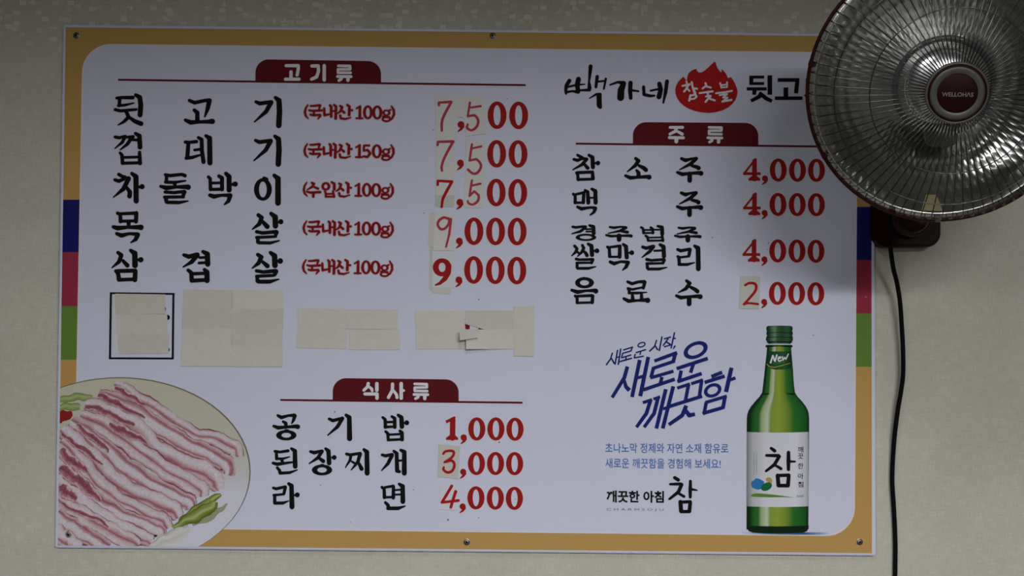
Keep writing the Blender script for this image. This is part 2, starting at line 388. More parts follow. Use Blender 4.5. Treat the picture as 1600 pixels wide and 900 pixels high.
# dish names
GI = "1200,395,22 1230,408,28 1320,396,26;1318,400,34 1280,470,30 1188,552,8;1352,362,24 1380,385,38 1384,470,40 1378,580,40"
SAL = "1218,380,28 1245,400,30 1225,450,30 1172,490,8;1250,430,24 1288,470,36;1318,368,26 1350,395,40 1352,465,40;1380,435,18 1394,432,38;1205,510,24 1250,520,24 1360,510,26;1362,515,30 1350,545,24;1205,555,22 1355,548,18;1215,560,26 1215,590,28;1220,596,22 1310,598,22 1382,580,8"
VA, VB, VC, VD, VE, VF, VG = (160,80,5.0), (160,260,5.0), (880,225,6.6667), (880,345,6.6667), (415,635,6.6667), (415,690,6.6667), (160,380,5.3333)
NAMES = [
 ('dish_name', VA, ["112,366,20 150,362,22 238,362,26;135,370,24 132,425,24;125,425,20 180,420,18 245,405,8;100,456,22 140,466,22 265,455,18;185,470,26 205,515,28 165,552,20 122,577,6;215,520,22 255,548,30 302,566,34;260,342,24 292,360,34 300,420,36 294,498,36",
   "680,385,24 720,402,26 800,385,24 838,384,30;835,390,36 822,450,30 800,512,10;718,460,24 742,480,30 742,540,34;648,538,22 690,556,34 760,552,22 830,550,28 858,548,40", GI]),
 ('dish_name', VA, ["100,670,22 130,676,22 180,664,20;178,668,24 155,712,22 97,760,6;185,672,16 240,668,24;232,672,28 195,725,24 140,770,8;215,690,18 285,694,20;258,642,22 290,662,32 294,750,34;138,795,20 152,810,24 158,875,26;290,790,24 294,875,30;150,830,18 290,826,18;155,875,22 290,872,20",
   "648,710,24 680,712,22 735,706,24;672,715,28 664,820,30;655,835,24 700,830,24 760,812,14;720,772,18 780,764,20;750,675,22 775,690,28 778,780,28 790,865,30;808,660,22 838,680,36 840,872,38", (GI, -4, 302)]),
 ('dish_name', VB, ["128,62,24 155,78,24 180,80,16;98,105,24 130,115,26 175,95,24 205,90,24;205,95,34 165,175,32 85,242,6;190,165,22 215,200,32 212,232,34;230,55,24 262,80,38 264,270,38;290,160,20 310,158,38",
   "492,65,22 530,72,24 620,62,22 645,72,26;502,75,26 500,120,24;492,122,22 560,125,22 650,112,10;565,130,26 566,155,24;455,155,20 500,168,34 580,160,20 660,160,34 670,162,40;490,200,22 560,205,22 640,195,22;640,200,32 630,230,24;485,240,22 635,238,20;496,245,28 500,275,28;505,280,24 600,282,24 668,270,8",
   "828,82,22 842,95,24 845,180,26;910,75,24 935,90,28 935,180,28;842,130,18 935,128,18;848,180,22 935,178,22;965,55,26 990,80,36 990,185,36;1010,140,16 1038,138,38;840,225,26 870,235,32 930,225,20 1000,225,28;998,228,34 985,270,28 952,298,8",
   "O 1254 180 68 86 36 22;1262,92,24 1285,100,22;1342,70,26 1372,95,40 1372,285,42"]),
 ('dish_name', VB, ["118,365,24 140,375,26 142,430,28;142,370,22 260,365,24;265,365,30 262,430,30;145,428,20 262,425,20;205,440,30 205,470,26;85,472,24 120,482,34 200,475,22 290,475,34 300,476,42;112,525,24 150,540,32 210,525,20 275,530,28;275,535,36 260,570,28 222,595,8", SAL]),
 ('dish_name', VG, ["130,78,26 158,100,32 138,155,30 80,203,8;170,145,24 208,185,34;235,60,26 270,85,42 272,185,44;298,138,18 320,138,42;112,232,26 132,255,30 138,300,36;130,232,30 275,228,30;275,235,34 270,305,38;135,305,28 270,300,26",
   "680,98,26 720,112,34 790,92,28;790,98,40 745,155,32 672,198,8;810,120,18 880,118,18;805,165,20 880,160,20;838,70,26 875,90,40 878,175,40;715,225,26 740,245,30 745,310,36;850,220,26 872,240,38 872,310,42;740,255,26 870,250,24;745,312,30 870,305,28",
   "1295,95,28 1325,115,34 1302,165,32 1248,208,8;1335,155,24 1375,190,36;1400,78,26 1435,105,42 1438,185,44;1465,148,18 1482,148,44;1285,230,26 1340,240,26 1445,230,30;1448,235,34 1435,262,28;1285,275,24 1430,268,22;1290,280,28 1292,315,30;1300,320,30 1395,320,30 1470,300,8"]),
 ('drink_name', VC, ["150,115,24 185,135,28 205,140,18;112,160,26 150,170,30 200,150,26 245,155,26;245,158,32 195,215,30 100,268,8;225,215,26 255,250,34;268,115,26 305,140,38 310,240,40;335,198,18 362,198,44;140,300,28 152,320,28 155,370,30;150,298,28 300,292,28;305,292,30 310,360,36;155,370,26 310,365,24",
   "755,150,28 785,175,36 750,225,34 668,288,8;790,225,26 840,250,38 862,270,40;765,275,24 785,300,38 785,340,40;650,330,26 700,352,36 785,345,26 870,340,34 895,345,48",
   "1232,152,28 1275,170,36 1330,155,22 1385,150,30;1385,152,36 1330,205,34 1212,268,8;1340,225,26 1395,240,34 1410,250,42;1190,295,26 1240,315,36 1320,305,24 1410,300,34 1435,305,48;1318,310,44 1318,380,44"]),
 ('drink_name', VC, ["105,520,24 125,540,26 125,610,32;130,525,22 215,505,24;215,510,30 210,610,32;125,612,22 210,610,20;228,482,24 255,500,34 262,610,38;258,560,16 330,560,16;298,468,24 335,490,38 338,610,40;150,655,26 190,675,34 280,660,22 330,665,30;335,670,36 320,710,28 280,740,10",
   ("1232,152,28 1275,170,36 1330,155,22 1385,150,30;1385,152,36 1330,205,34 1212,268,8;1340,225,26 1395,240,34 1410,250,42;1190,295,26 1240,315,36 1320,305,24 1410,300,34 1435,305,48;1318,310,44 1318,380,44", -2, 357)]),
 ('drink_name', VD, ["98,62,22 130,68,24 215,58,22 235,62,24;232,68,28 180,110,24 90,135,8;235,88,14 300,85,14;240,112,14 300,112,14;275,48,22 315,62,34 318,130,38;O 237 172 105 36 38 16",
   "485,65,18 530,72,24 600,62,16 655,68,22;655,72,26 590,105,22 470,130,8;600,108,18 670,118,28;448,148,18 500,160,24 590,155,16 690,155,26 708,158,30;582,158,48 582,195,44",
   "812,68,22 832,80,22 838,125,28;912,70,22 932,85,24 935,125,28;838,95,14 930,95,14;838,128,16 930,126,16;945,92,14 1010,92,14;985,55,22 1030,68,34 1032,135,38;858,155,20 878,168,24 885,205,24;1030,150,24 1038,205,28;885,175,14 1030,172,14;885,207,18 1035,205,16",
   ("485,65,18 530,72,24 600,62,16 655,68,22;655,72,26 590,105,22 470,130,8;600,108,18 670,118,28;448,148,18 500,160,24 590,155,16 690,155,26 708,158,30;582,158,48 582,195,44", 717, 7)]),
 ('drink_name', VD, ["118,262,26 145,290,26 125,330,24 88,365,8;140,315,18 160,335,22;200,255,26 215,285,28 190,330,26 150,370,8;205,310,22 235,335,28 248,360,34;260,240,26 295,262,38 300,355,40;325,312,18 352,312,46;135,398,26 170,405,22 305,402,26;308,405,32 295,440,24;140,438,22 300,436,18;145,445,26 145,485,28;150,495,24 260,495,26 340,478,8",
   "462,272,26 480,290,28 485,370,32;485,275,22 585,262,26;590,265,34 588,375,36;485,375,20 590,375,18;625,245,26 655,268,38 662,380,40;690,332,18 715,332,46;490,428,28 530,445,34 600,425,22 670,430,30;675,435,38 655,480,32 618,514,8",
   "828,272,28 865,285,32 940,262,24;940,268,36 900,320,32 822,380,8;950,312,18 1040,308,18;1008,248,26 1045,270,40 1050,370,40;870,402,28 920,412,24 1050,402,26;1052,408,32 1040,440,26;870,445,24 1040,442,18;875,450,26 878,490,30;885,502,26 1000,502,26 1080,485,8",
   "1192,298,26 1225,312,30 1320,295,28;1322,300,32 1310,360,30;1195,372,26 1215,380,20 1310,370,20;1205,380,30 1210,450,30;1205,455,26 1290,455,28 1368,435,8;1370,262,28 1405,285,44 1408,500,46"]),
 ('drink_name', VD, ["O 222 645 96 56 46 26;215,598,24 235,605,22;90,722,26 150,742,38 240,728,22 335,725,36 340,732,48;125,782,26 145,800,28 145,850,30;150,785,24 300,778,28;308,782,30 302,850,34;145,855,22 300,850,20",
   "672,635,26 715,655,30 790,635,26 845,635,34;850,640,34 835,700,28;675,705,26 720,715,22 840,690,16;685,710,30 690,750,26;685,752,24 780,752,24 870,745,8;720,765,26 725,820,36;815,765,26 818,820,36;632,810,26 680,835,36 770,830,22 860,825,36 880,828,52",
   "1285,625,28 1318,650,36 1280,705,34 1200,748,8;1325,690,26 1375,715,36 1398,735,40;1180,780,26 1225,800,36 1310,790,24 1400,785,34 1428,790,48;1312,800,46 1312,865,46"]),
 ('dish_name', VE, ["128,95,26 165,115,34 240,95,22 300,92,34;305,98,36 290,145,28 272,178,10;182,158,22 210,175,32 212,215,36;85,205,26 130,222,36 220,215,24 310,208,36 335,212,46;O 216 300 104 52 52 24;205,252,22 235,252,22",
   "662,130,26 700,148,32 800,122,26;800,125,36 750,210,34 648,300,10;838,90,28 872,115,44 875,335,50",
   "1220,115,24 1245,135,28 1248,215,34;1315,105,24 1345,125,32 1345,215,36;1245,165,22 1345,160,20;1245,215,26 1345,210,20;1380,90,26 1415,115,40 1420,210,44;1445,172,18 1470,170,48;1250,262,24 1272,280,28 1278,345,28;1400,255,26 1420,275,36 1422,345,36;1270,295,20 1420,288,20;1275,350,24 1420,342,22"]),
 ('dish_name', VE, ["98,468,26 150,475,24 235,462,28;112,480,28 115,545,30;115,545,22 180,545,22 250,525,8;170,560,28 178,590,28;78,590,26 120,602,34 290,580,16;270,440,26 305,465,42 308,625,46;122,640,26 145,665,28 148,685,30;150,695,28 250,690,26 330,662,8",
   "468,470,26 505,482,34 590,462,24;588,468,34 545,535,32 455,595,10;560,540,26 600,570,38;625,440,26 655,465,40 662,590,44;695,532,20 715,532,46;O 588 662 104 54 52 24;580,612,20 600,612,20",
   "842,495,26 880,505,28 985,488,26;890,505,28 880,560,26 832,635,8;985,495,36 960,580,32 892,662,8;900,575,18 925,590,20;965,580,24 1000,650,40;1025,450,28 1055,475,44 1058,695,48",
   "1215,505,26 1250,515,30 1320,500,28;1318,508,36 1275,595,32 1208,668,8;1335,465,24 1365,490,36 1370,670,40 1395,680,28;1390,565,18 1430,562,18;1408,455,26 1445,475,42 1445,695,48"]),
 ('dish_name', VF, ["80,482,24 110,492,28 205,470,26;205,475,32 190,545,28;85,558,24 190,548,20;95,560,28 95,630,32;95,640,30 180,640,28 240,618,8;240,438,28 270,460,42 275,680,48;305,558,18 330,555,48",
   "1212,475,26 1235,495,28 1238,580,34;1240,478,22 1330,462,26;1332,468,30 1330,585,34;1238,580,22 1330,578,20;1350,505,16 1420,500,16;1345,552,16 1420,550,16;1392,442,26 1428,465,42 1430,625,46;1248,635,26 1275,660,30 1280,685,36;1275,695,34 1380,695,34 1455,670,8"]),
]
for nm, view, glyphs in NAMES:
    for g in glyphs:
        p = Pen(*view, y=-0.0007, grow=0.38)
        if isinstance(g, tuple): p.write(*g)
        else: p.write(g)
        p.done(nm+'_syllable', M_black, board)

# portion notes in red brackets
GUK = "155,155,22 200,155,24 285,145,28 300,150,36;300,155,30 285,205,20;130,222,22 170,232,26 330,225,30;205,240,30 205,280,24;150,290,24 190,300,28 300,295,28 305,310,32 270,355,14;365,195,28 370,300,30 450,285,20;455,145,26 475,170,34 475,320,34;490,235,20 540,235,20;520,140,26 550,165,34 545,350,36"
SU = "190,145,28 225,160,30 190,210,28 115,255,12;215,205,24 285,235,32;110,282,22 170,298,28 320,290,32;215,300,36 212,360,32;O 408 200 66 62 34 24;500,135,28 540,160,36 540,250,36;395,280,26 405,300,28 410,360,28;520,275,26 535,360,34;405,320,20 530,315,20;405,362,22 535,360,22"
SAN = "615,155,26 645,175,34 620,240,30 570,275,12;640,225,24 680,260,32;725,140,26 760,165,34 755,295,36;775,220,20 800,222,28;615,305,28 625,345,30;625,350,26 700,360,24 780,335,12"
ONE = "925,165,32 922,345,36;870,195,18 930,160,20;868,348,20 965,348,20"
Z1, Z2 = "O 1048 255 72 104 36 24", "O 1195 258 76 104 38 24"
FIVE = "B1000,166,24 1092,166,24;996,170,26 990,240,26;990,248,24 1050,235,26 1090,290,36 1050,345,28 985,335,24"
TAIL = "O 1338 262 60 46 28 16;1385,225,22 1405,216,18;1285,322,28 1380,330,30;O 1338 362 72 42 26 20;110,140,14 78,190,24 64,250,30 78,310,26 115,350,12;1418,160,16 1452,220,30 1456,290,30 1425,350,26 1380,388,14"
NOTES = [((470, 150), GUK, Z1), ((469.3, 210.7), GUK, FIVE), ((468.3, 271.2), SU, Z1), ((468, 331.6), GUK, Z1), ((467.1, 392.2), GUK, Z1)]
for (ox, oy), head, dig in NOTES:
    for grow, y, M_ in ((1.25, -0.0006, M_halo), (0.42, -0.0008, M_redd)):
        p = Pen(ox, oy, 10.0, y, grow)
        for g in (head, SAN, ONE, dig, Z2, TAIL): p.write(g)
        if grow > 0.5: hal = p
        else:
            t = p.done('portion_note', M_, board)
    hal.done('lettering_outline', M_halo, t, 'pale red outline')

# prices
def price(zeros, rx, ry, comma, extra=None, dark=False, view=(0, 0, 1.0)):
    def glyph(name, draw):
        o = h = None
        for grow, y, M_ in ((0.22, -0.0008, M_red), (1.1, -0.0006, M_pale)):
            p = Pen(*view, y=y, grow=grow); draw(p)
            if o is None: o = p.done(name, M_, board)
            else: p.done('lettering_outline', M_, o, 'pale outline')
    for (x, yy) in zeros: glyph('price_digit', lambda p: p.ring(x, yy, rx, ry, rx*0.605, ry*0.255))
    if comma:
        (x, yy), r = comma
        glyph('price_comma', lambda p: p.stroke([(x, yy, 2*r), (x+0.35*r, yy+0.5*r, 1.4*r), (x+0.1*r, yy+1.3*r, 0.75*r), (x-0.85*r, yy+2.05*r, 0.3*r)]))
    if extra: glyph('price_digit', lambda p: p.write(extra))
price([(776.7, 180), (810.4, 180.3)], 14.6, 21.4, ((720.2, 194.6), 5.2))
price([(776, 240.3), (809.5, 240.5)], 14.6, 21.4, ((719.3, 254.5), 5.2))
price([(775.3, 300.8), (809, 301.3)], 14.6, 21.4, ((718.5, 316.0), 5.2))
price([(740.5, 361.3), (774.3, 361.6), (808, 361.8)], 14.6, 21.4, ((717.7, 376.6), 5.2))
price([(740, 421.8), (773.8, 422.3), (807.5, 422.8)], 14.6, 21.4, ((717, 437.3), 5.2))
FOUR = "B302,105,20 172,268,22;B158,272,30 364,272,30;292,125,52 292,335,52;302,108,34 302,115,34;B222,342,24 358,342,24;230,338,20 290,310,50 350,338,20"
V1, V2, V3 = (1140, 235, 7.5), (1140, 365, 7.5), (670, 640, 5.2941)
price([(570, 230), (795, 232), (1018, 233)], 98, 134, ((414, 328), 34), FOUR, view=V1)
price([(567, 230), (792, 232), (1017, 233)], 98, 134, ((410, 329), 34), FOUR, view=(1140, 235+403/7.5, 7.5))
price([(570, 230), (795, 232), (1018, 234)], 98, 134, ((414, 328), 34), FOUR, view=(1140-6/7.5, 365-27/7.5, 7.5))
price([(560, 700), (785, 703), (1010, 705)], 98, 134, ((405, 800), 34), view=V2)
price([(397, 160), (555, 160), (713, 162)], 70, 95, ((288, 230), 25), "198,85,44 196,235,44;B142,103,22 205,72,24;205,70,22 212,66,18;B142,241,18 242,241,18;150,238,14 196,220,44 236,238,14", view=V3)
price([(394, 446), (552, 446), (710, 447)], 70, 95, ((284, 515), 25), view=V3)
price([(390, 730), (550, 732), (708, 734)], 70, 95, ((280, 801), 25), view=V3)

# restaurant name and flame logo
p = Pen(870, 90, 8.4211, -0.0007, 0.3)
p.write("165,305,50 125,370,44 118,440,36 122,478,20;285,285,62 268,360,62 283,448,48;150,385,24 250,360,24 370,350,10;130,455,28 200,440,22 283,452,44;300,430,20 430,425,36;445,115,48 438,190,42 425,310,22 430,400,52;"
        "532,250,42 515,385,34;520,318,20 640,305,22;645,278,26 620,410,22;430,535,10 520,482,26 568,485,44;556,500,64 560,630,64 572,650,46;"
        "702,358,18 800,322,28 880,335,54;880,340,62 845,430,84 840,525,88;970,333,54 965,430,50 973,532,44;980,428,26 1075,442,20;"
        "1142,385,36 1148,485,38 1230,505,34 1285,500,22;1235,435,22 1345,412,24;1350,345,54 1368,420,56 1345,515,62;1450,312,46 1432,450,44 1402,592,22")
p.done('restaurant_name', M_black, board, 'black brush lettering of the restaurant name')
p = Pen(1040, 85, 6.6667, -0.0006)
p.poly([(512,74),(523,88),(530,115),(543,145),(562,172),(580,190),(584,170),(577,152),(600,165),(625,195),(640,222),(650,247),(664,243),(680,235),(700,262),(722,300),(742,350),(750,385),(745,430),(728,475),(695,518),(650,555),(590,585),(520,603),(450,610),(370,604),(300,588),(240,565),(190,535),(150,500),(120,455),(104,410),(100,368),(108,330),(128,290),(155,258),(185,232),(200,250),(222,272),(227,230),(240,195),(275,165),(320,148),(326,170),(345,188),(375,188),(405,170),(440,140),(475,105)])
fl = p.done('flame_logo', M_flame, board, 'red flame emblem')
p = Pen(1040, 85, 6.6667, -0.0009, 0.25)
p.write("215,280,14 222,300,14;175,328,18 250,312,20;235,318,22 215,360,18 192,388,16;222,352,16 248,380,16;272,290,20 282,345,18 305,402,24;285,352,16 326,358,18;258,425,16 246,482,18;258,430,16 310,418,18 322,440,18 300,462,14 252,466,14;"
        "415,300,18 425,325,18 385,355,16;420,332,16 470,345,16;355,403,16 490,385,18;438,390,18 440,420,18;420,438,14 468,432,18;468,435,18 440,465,18 415,495,16;450,458,16 512,480,18;"
        "568,300,18 582,342,14;640,290,16 640,340,14;578,322,12 640,312,12;578,345,14 640,340,14;525,405,16 610,395,18 690,380,16;608,395,14 600,415,12;562,425,14 640,412,16;640,415,16 598,448,14;598,450,14 645,452,16;640,458,16 590,492,16 685,474,18")
p.done('logo_lettering', M_tabw, fl, 'white brush lettering')
p = Pen(1040, 85, 6.6667, -0.0007)
p.write("B872,236,30 1027,236,30;B893,224,42 893,316,42;B872,303,30 1027,303,30;B845,359,33 1053,359,33;B927,370,44 922,420,38;B1086,218,48 1086,420,48;B1000,395,42 975,440,42 890,485,36;B1000,420,42 1050,460,42 1108,488,36;"
        "B1168,266,38 1394,266,38;B1372,280,44 1358,405,44;B1253,345,50 1253,445,50;B1138,456,36 1426,456,36;"
        "B1460,272,34 1600,272,34;B1570,280,44 1530,380,40 1452,440,36;B1655,230,48 1655,480,48")
p.done('restaurant_name', M_black, board, 'black block lettering beside the flame emblem')

# advertisement: slogan
p = Pen(930, 510, 5.0, -0.0007, 0.2)
p.write("B135,205,10 120,255,10 85,302,10;B124,245,9 150,290,11;B175,183,10 155,298,10;B160,245,8 185,238,8;B200,172,10 180,300,10;"
        "B218,185,9 296,160,9;B290,160,10 280,192,10;B210,212,9 284,190,9;B214,212,9 206,245,9;B204,246,9 282,222,9;B242,240,9 238,262,9;B188,276,10 288,248,10;"
        "O 362 143 33 20 9 8 -20;B316,206,9 398,180,9;B356,195,9 350,222,9;B314,215,9 304,245,9;B302,247,9 380,232,9;"
        "B480,105,10 465,155,10 422,196,10;B467,148,9 490,185,11;B522,78,10 500,193,10;"
        "B536,98,9 592,82,9;B572,92,10 530,152,9;B556,120,9 588,142,11;B620,46,10 600,138,10;B605,98,9 630,92,9;B538,160,9 604,140,9;B600,140,10 592,172,10;622,155,12 610,176,5")
p.write("B252,313,28 228,400,28 132,556,24;B225,415,22 240,470,28 268,500,32;B348,262,28 288,552,28;B320,405,22 378,388,22;B415,238,28 352,545,30;"
        "B462,270,24 640,205,26;B628,205,28 608,280,28;B445,330,24 622,270,24;B455,325,26 436,400,26;B430,402,24 612,350,24;B522,395,26 508,450,26;B375,496,26 622,412,26;"
        "O 785 185 98 62 32 24 -24;B636,330,26 880,250,26;B768,290,26 745,362,26;B672,345,26 655,430,26;B642,432,26 832,368,26;"
        "B372,596,22 445,572,22;B434,572,28 400,680,28 322,788,24;B455,568,20 507,550,22;B492,553,28 460,680,28 382,788,24;B552,490,28 478,797,28;B530,645,22 575,630,22;B610,468,28 528,797,28;"
        "B640,482,22 740,450,24;B730,452,26 705,580,26;B750,448,22 842,418,24;B832,420,26 812,560,26;B580,625,26 836,545,26;B712,618,30 680,695,30 575,768,26;B695,640,26 735,695,32 780,685,26;"
        "B908,392,26 992,358,26;B855,438,26 1012,388,26;O 918 500 70 52 26 22 -24;B1065,322,30 1022,512,32;B1042,422,22 1096,402,24;B868,592,26 850,685,26;B862,595,24 1028,545,24;B1016,540,28 998,640,28;B840,680,26 1005,632,26")
p.done('slogan', M_navy, board, 'slanted navy blue slogan lettering')

def type_set(text, x0, x1, y0, y1, material, name, parent, y=-0.0008, bold=0.0, label=None, view=(0, 0, 1.0), slope=0.0):
    """typeset line fitted into a rectangle of the close-up"""
    c = bpy.data.curves.new('type', 'FONT'); c.body = text; c.offset = bold; c.resolution_u = 3
    o = bpy.data.objects.new('type', c); COL.objects.link(o)
    bpy.context.view_layer.update()
    me = bpy.data.meshes.new_from_object(o.evaluated_get(bpy.context.evaluated_depsgraph_get()))
    bpy.data.objects.remove(o)
    bm = bmesh.new(); bm.from_mesh(me); bpy.data.meshes.remove(me)
    xs = [v.co.x for v in bm.verts]; ys = [v.co.y for v in bm.verts]
    ax, bx, ay, by = min(xs), max(xs), min(ys), max(ys)
    ox, oy, s = view
    for v in bm.verts:
        u = (v.co.x-ax)/(bx-ax); w = (v.co.y-ay)/(by-ay)
        X = x0+(x1-x0)*u; Y = y1+(y0-y1)*w + slope*u
        v.co = at(ox+X/s, oy+Y/s, y)
    t = put(name, bm, material, parent)
    if label: t['label'] = label
    return t
VT = (930, 680, 6.6667)
type_set('초나노막 정제와 자연 소재 함유로', 105, 1388, 80, 184, M_sky, 'advert_text', board, bold=0.008, view=VT, slope=6, label='upper line of light blue advert text')
type_set('새로운 깨끗함을 경험해 보세요!', 105, 1308, 238, 342, M_sky, 'advert_text', board, bold=0.008, view=VT, slope=8, label='lower line of light blue advert text')
type_set('깨끗한 아침', 118, 716, 574, 700, M_black, 'brand_lettering', board, bold=0.03, view=VT, slope=6)
type_set('C H A R M S O J U', 120, 712, 760, 790, M_grey, 'brand_lettering', board, bold=0.0, view=VT, slope=4, label='small grey spaced lettering')
p = Pen(*VT, y=-0.0008)
p.write("828,442,34 865,465,38;782,510,26 890,508,34;900,515,40 868,590,38 780,660,28 770,665,20;868,605,28 925,638,30;992,478,30 990,560,38 990,645,32;1000,562,30 1062,574,14;888,695,44 895,790,44;890,698,34 990,692,34;990,700,40 982,792,40;895,795,36 982,795,36")
p.done('brand_lettering', M_black, board, 'large black rounded syllable')

# the printed bottle -------------------------------------------------
def uv_mat(name, stops, axis=0, rough=0.45, noise=0.0, nsc=(10, 10), mottle=0.0):
    M = bpy.data.materials.new(name); M.use_nodes = True; nt = M.node_tree; b = nt.nodes['Principled BSDF']
    b.inputs['Roughness'].default_value = 0.75; b.inputs['Specular IOR Level'].default_value = 0.1
    uv = nt.nodes.new('ShaderNodeUVMap'); uv.uv_map = 'UVMap'
    sp = nt.nodes.new('ShaderNodeSeparateXYZ'); nt.links.new(uv.outputs[0], sp.inputs[0])
    src = sp.outputs[axis]
    if noise:
        mp = nt.nodes.new('ShaderNodeMapping'); mp.inputs['Scale'].default_value = (nsc[0], nsc[1], 1); nt.links.new(uv.outputs[0], mp.inputs['Vector'])
        n = nt.nodes.new('ShaderNodeTexNoise'); n.inputs['Scale'].default_value = 1.0; n.inputs['Detail'].default_value = 5; nt.links.new(mp.outputs[0], n.inputs['Vector'])
        a = nt.nodes.new('ShaderNodeMath'); a.operation = 'MULTIPLY_ADD'; a.inputs[1].default_value = noise; nt.links.new(n.outputs['Fac'], a.inputs[0])
        s2 = nt.nodes.new('ShaderNodeMath'); s2.operation = 'SUBTRACT'; s2.inputs[1].default_value = noise*0.5; nt.links.new(src, s2.inputs[0]); nt.links.new(s2.outputs[0], a.inputs[2])
        src = a.outputs[0]
    r = ramp_node(nt, stops); nt.links.new(src, r.inputs[0]); nt.links.new(r.outputs[0], b.inputs['Base Color'])
    if mottle:
        tc = nt.nodes.new('ShaderNodeTexCoord'); n2 = nt.nodes.new('ShaderNodeTexNoise'); n2.inputs['Scale'].default_value = 260; n2.inputs['Detail'].default_value = 5; n2.inputs['Roughness'].default_value = 0.65
        nt.links.new(tc.outputs['Object'], n2.inputs['Vector'])
        h = nt.nodes.new('ShaderNodeHueSaturation'); mr = nt.nodes.new('ShaderNodeMapRange')
        mr.inputs[1].default_value = 0.3; mr.inputs[2].default_value = 0.7; mr.inputs[3].default_value = 1-mottle; mr.inputs[4].default_value = 1+mottle
        nt.links.new(n2.outputs['Fac'], mr.inputs[0]); nt.links.new(mr.outputs[0], h.inputs['Value']); nt.links.new(r.outputs[0], h.inputs['Color'])
        nt.links.new(h.outputs[0], b.inputs['Base Color'])
    return M
def span_mesh(rows, y, view=(0, 0, 1.0), nu=16, dish=0.0):
    """rows: (yy, x_left, x_right); quads between rows with u across and v down"""
    ox, oy, s = view
    bm = bmesh.new(); uv = bm.loops.layers.uv.new('UVMap')
    G = []
    k = len(rows)
    for j, (yy, xl, xr) in enumerate(rows):
        line = []
        for i in range(nu+1):
            u = i/nu; yq = yy + dish*(1-(2*u-1)**2)
            line.append((bm.verts.new(at(ox+(xl+(xr-xl)*u)/s, oy+yq/s, y)), u, j/(k-1)))
        G.append(line)
    for j in range(k-1):
        for i in range(nu):
            q = [G[j][i], G[j][i+1], G[j+1][i+1], G[j+1][i]]
            f = bm.faces.new([v for v, _, _ in q])
            for lp, (_, u, v) in zip(f.loops, q): lp[uv].uv = (u, v)
    return bm
DG, MG, YG, PG = (0.004, 0.030, 0.006), (0.020, 0.130, 0.020), (0.30, 0.40, 0.05), (0.34, 0.46, 0.22)
M_glass = uv_mat('print_bottle_green', [(0.0, (0.006, 0.02, 0.006)), (0.05, DG), (0.12, MG), (0.19, (0.03, 0.15, 0.03)), (0.24, PG), (0.33, (0.56, 0.62, 0.46)), (0.38, (0.24, 0.34, 0.06)), (0.5, YG), (0.64, (0.20, 0.30, 0.035)), (0.75, (0.03, 0.17, 0.025)), (0.94, (0.012, 0.10, 0.02)), (1.0, (0.004, 0.02, 0.005))])
M_cap = uv_mat('print_cap_green', [(0.0, (0.005, 0.02, 0.008)), (0.1, (0.012, 0.06, 0.025)), (0.32, (0.16, 0.27, 0.17)), (0.42, (0.04, 0.12, 0.05)), (0.6, (0.02, 0.075, 0.03)), (0.8, (0.035, 0.12, 0.05)), (1.0, (0.004, 0.02, 0.008))])
M_dgreen = mat('print_deep_green', (0.004, 0.020, 0.006), 0.75, spec=0.1)
M_nlabel = uv_mat('print_neck_label', [(0.0, (0.006, 0.03, 0.012)), (0.3, (0.015, 0.085, 0.028)), (0.7, (0.02, 0.11, 0.03)), (1.0, (0.005, 0.03, 0.01))])
M_label = uv_mat('print_bottle_label', [(0.0, (0.22, 0.23, 0.25)), (0.10, (0.50, 0.51, 0.54)), (0.3, (0.70, 0.71, 0.78)), (0.8, (0.74, 0.75, 0.84)), (0.95, (0.58, 0.59, 0.64)), (1.0, (0.36, 0.37, 0.40))])
M_leaf = mat('print_leaf_green', (0.10, 0.26, 0.03), 0.75, spec=0.1)
M_lblue = mat('print_blue_blob', (0.03, 0.20, 0.50), 0.75, spec=0.1)
M_dleaf = mat('print_dark_leaf', (0.01, 0.14, 0.05), 0.75, spec=0.1)
M_yel = mat('print_yellow', (0.48, 0.36, 0.10), 0.75, spec=0.1)
M_bshade = uv_mat('print_blue_pool', [(0.0, (0.66, 0.69, 0.83)), (0.25, (0.16, 0.28, 0.50)), (0.7, (0.03, 0.10, 0.30)), (0.9, (0.25, 0.40, 0.62)), (1.0, (0.62, 0.67, 0.82))])
VN, VL = (1140, 495, 5.2941), (1140, 660, 5.0)
pool = put('bottle_ground_print', span_mesh([(858, 55, 770), (864, 110, 775), (872, 100, 775), (878, 330, 760)], -0.0005, VL, 20), M_bshade, board)
pool['label'] = 'blue printed pool under the bottle picture'
rows = [(232, 312, 508), (300, 306, 512), (430, 292, 524), (560, 278, 532), (625, 270, 540), (660, 248, 562), (700, 212, 600), (740, 178, 630), (775, 157, 648), (805, 147, 655), (845, 143, 658), (900, 142, 658)]
bt = put('bottle_picture', span_mesh(rows + [(x*5.2941/5.0 if False else x, a_, b_) for x, a_, b_ in [(1760, 140, 651)]], -0.0006, VN, 24), M_glass, board)
bt['label'] = 'printed picture of a green glass liquor bottle'
put('bottle_base', span_mesh([(806, 135, 619), (830, 138, 616), (850, 150, 604), (862, 185, 570)], -0.0008, VL, 12, dish=6), M_dgreen, bt)
put('bottle_cap', span_mesh([(76, 318, 508), (82, 306, 520), (108, 304, 522), (116, 310, 516), (126, 306, 522), (146, 304, 524), (154, 312, 516), (164, 306, 522), (182, 300, 524), (196, 302, 524), (206, 314, 512), (224, 322, 502)], -0.0008, VN, 16, dish=-3), M_cap, bt)
p = Pen(*VN, y=-0.0010)
p.write("312,134,6 410,128,5 516,134,6;310,172,6 410,166,5 520,174,6;312,210,10 410,206,8 514,210,10;306,243,20 410,240,8 512,243,20"); p.done('cap_ridge', M_dgreen, bt)
put('neck_label', span_mesh([(286, 309, 503), (330, 305, 506), (385, 303, 508), (400, 305, 508), (415, 320, 508), (426, 340, 508), (436, 372, 440)], -0.0009, VN, 12), M_nlabel, bt)
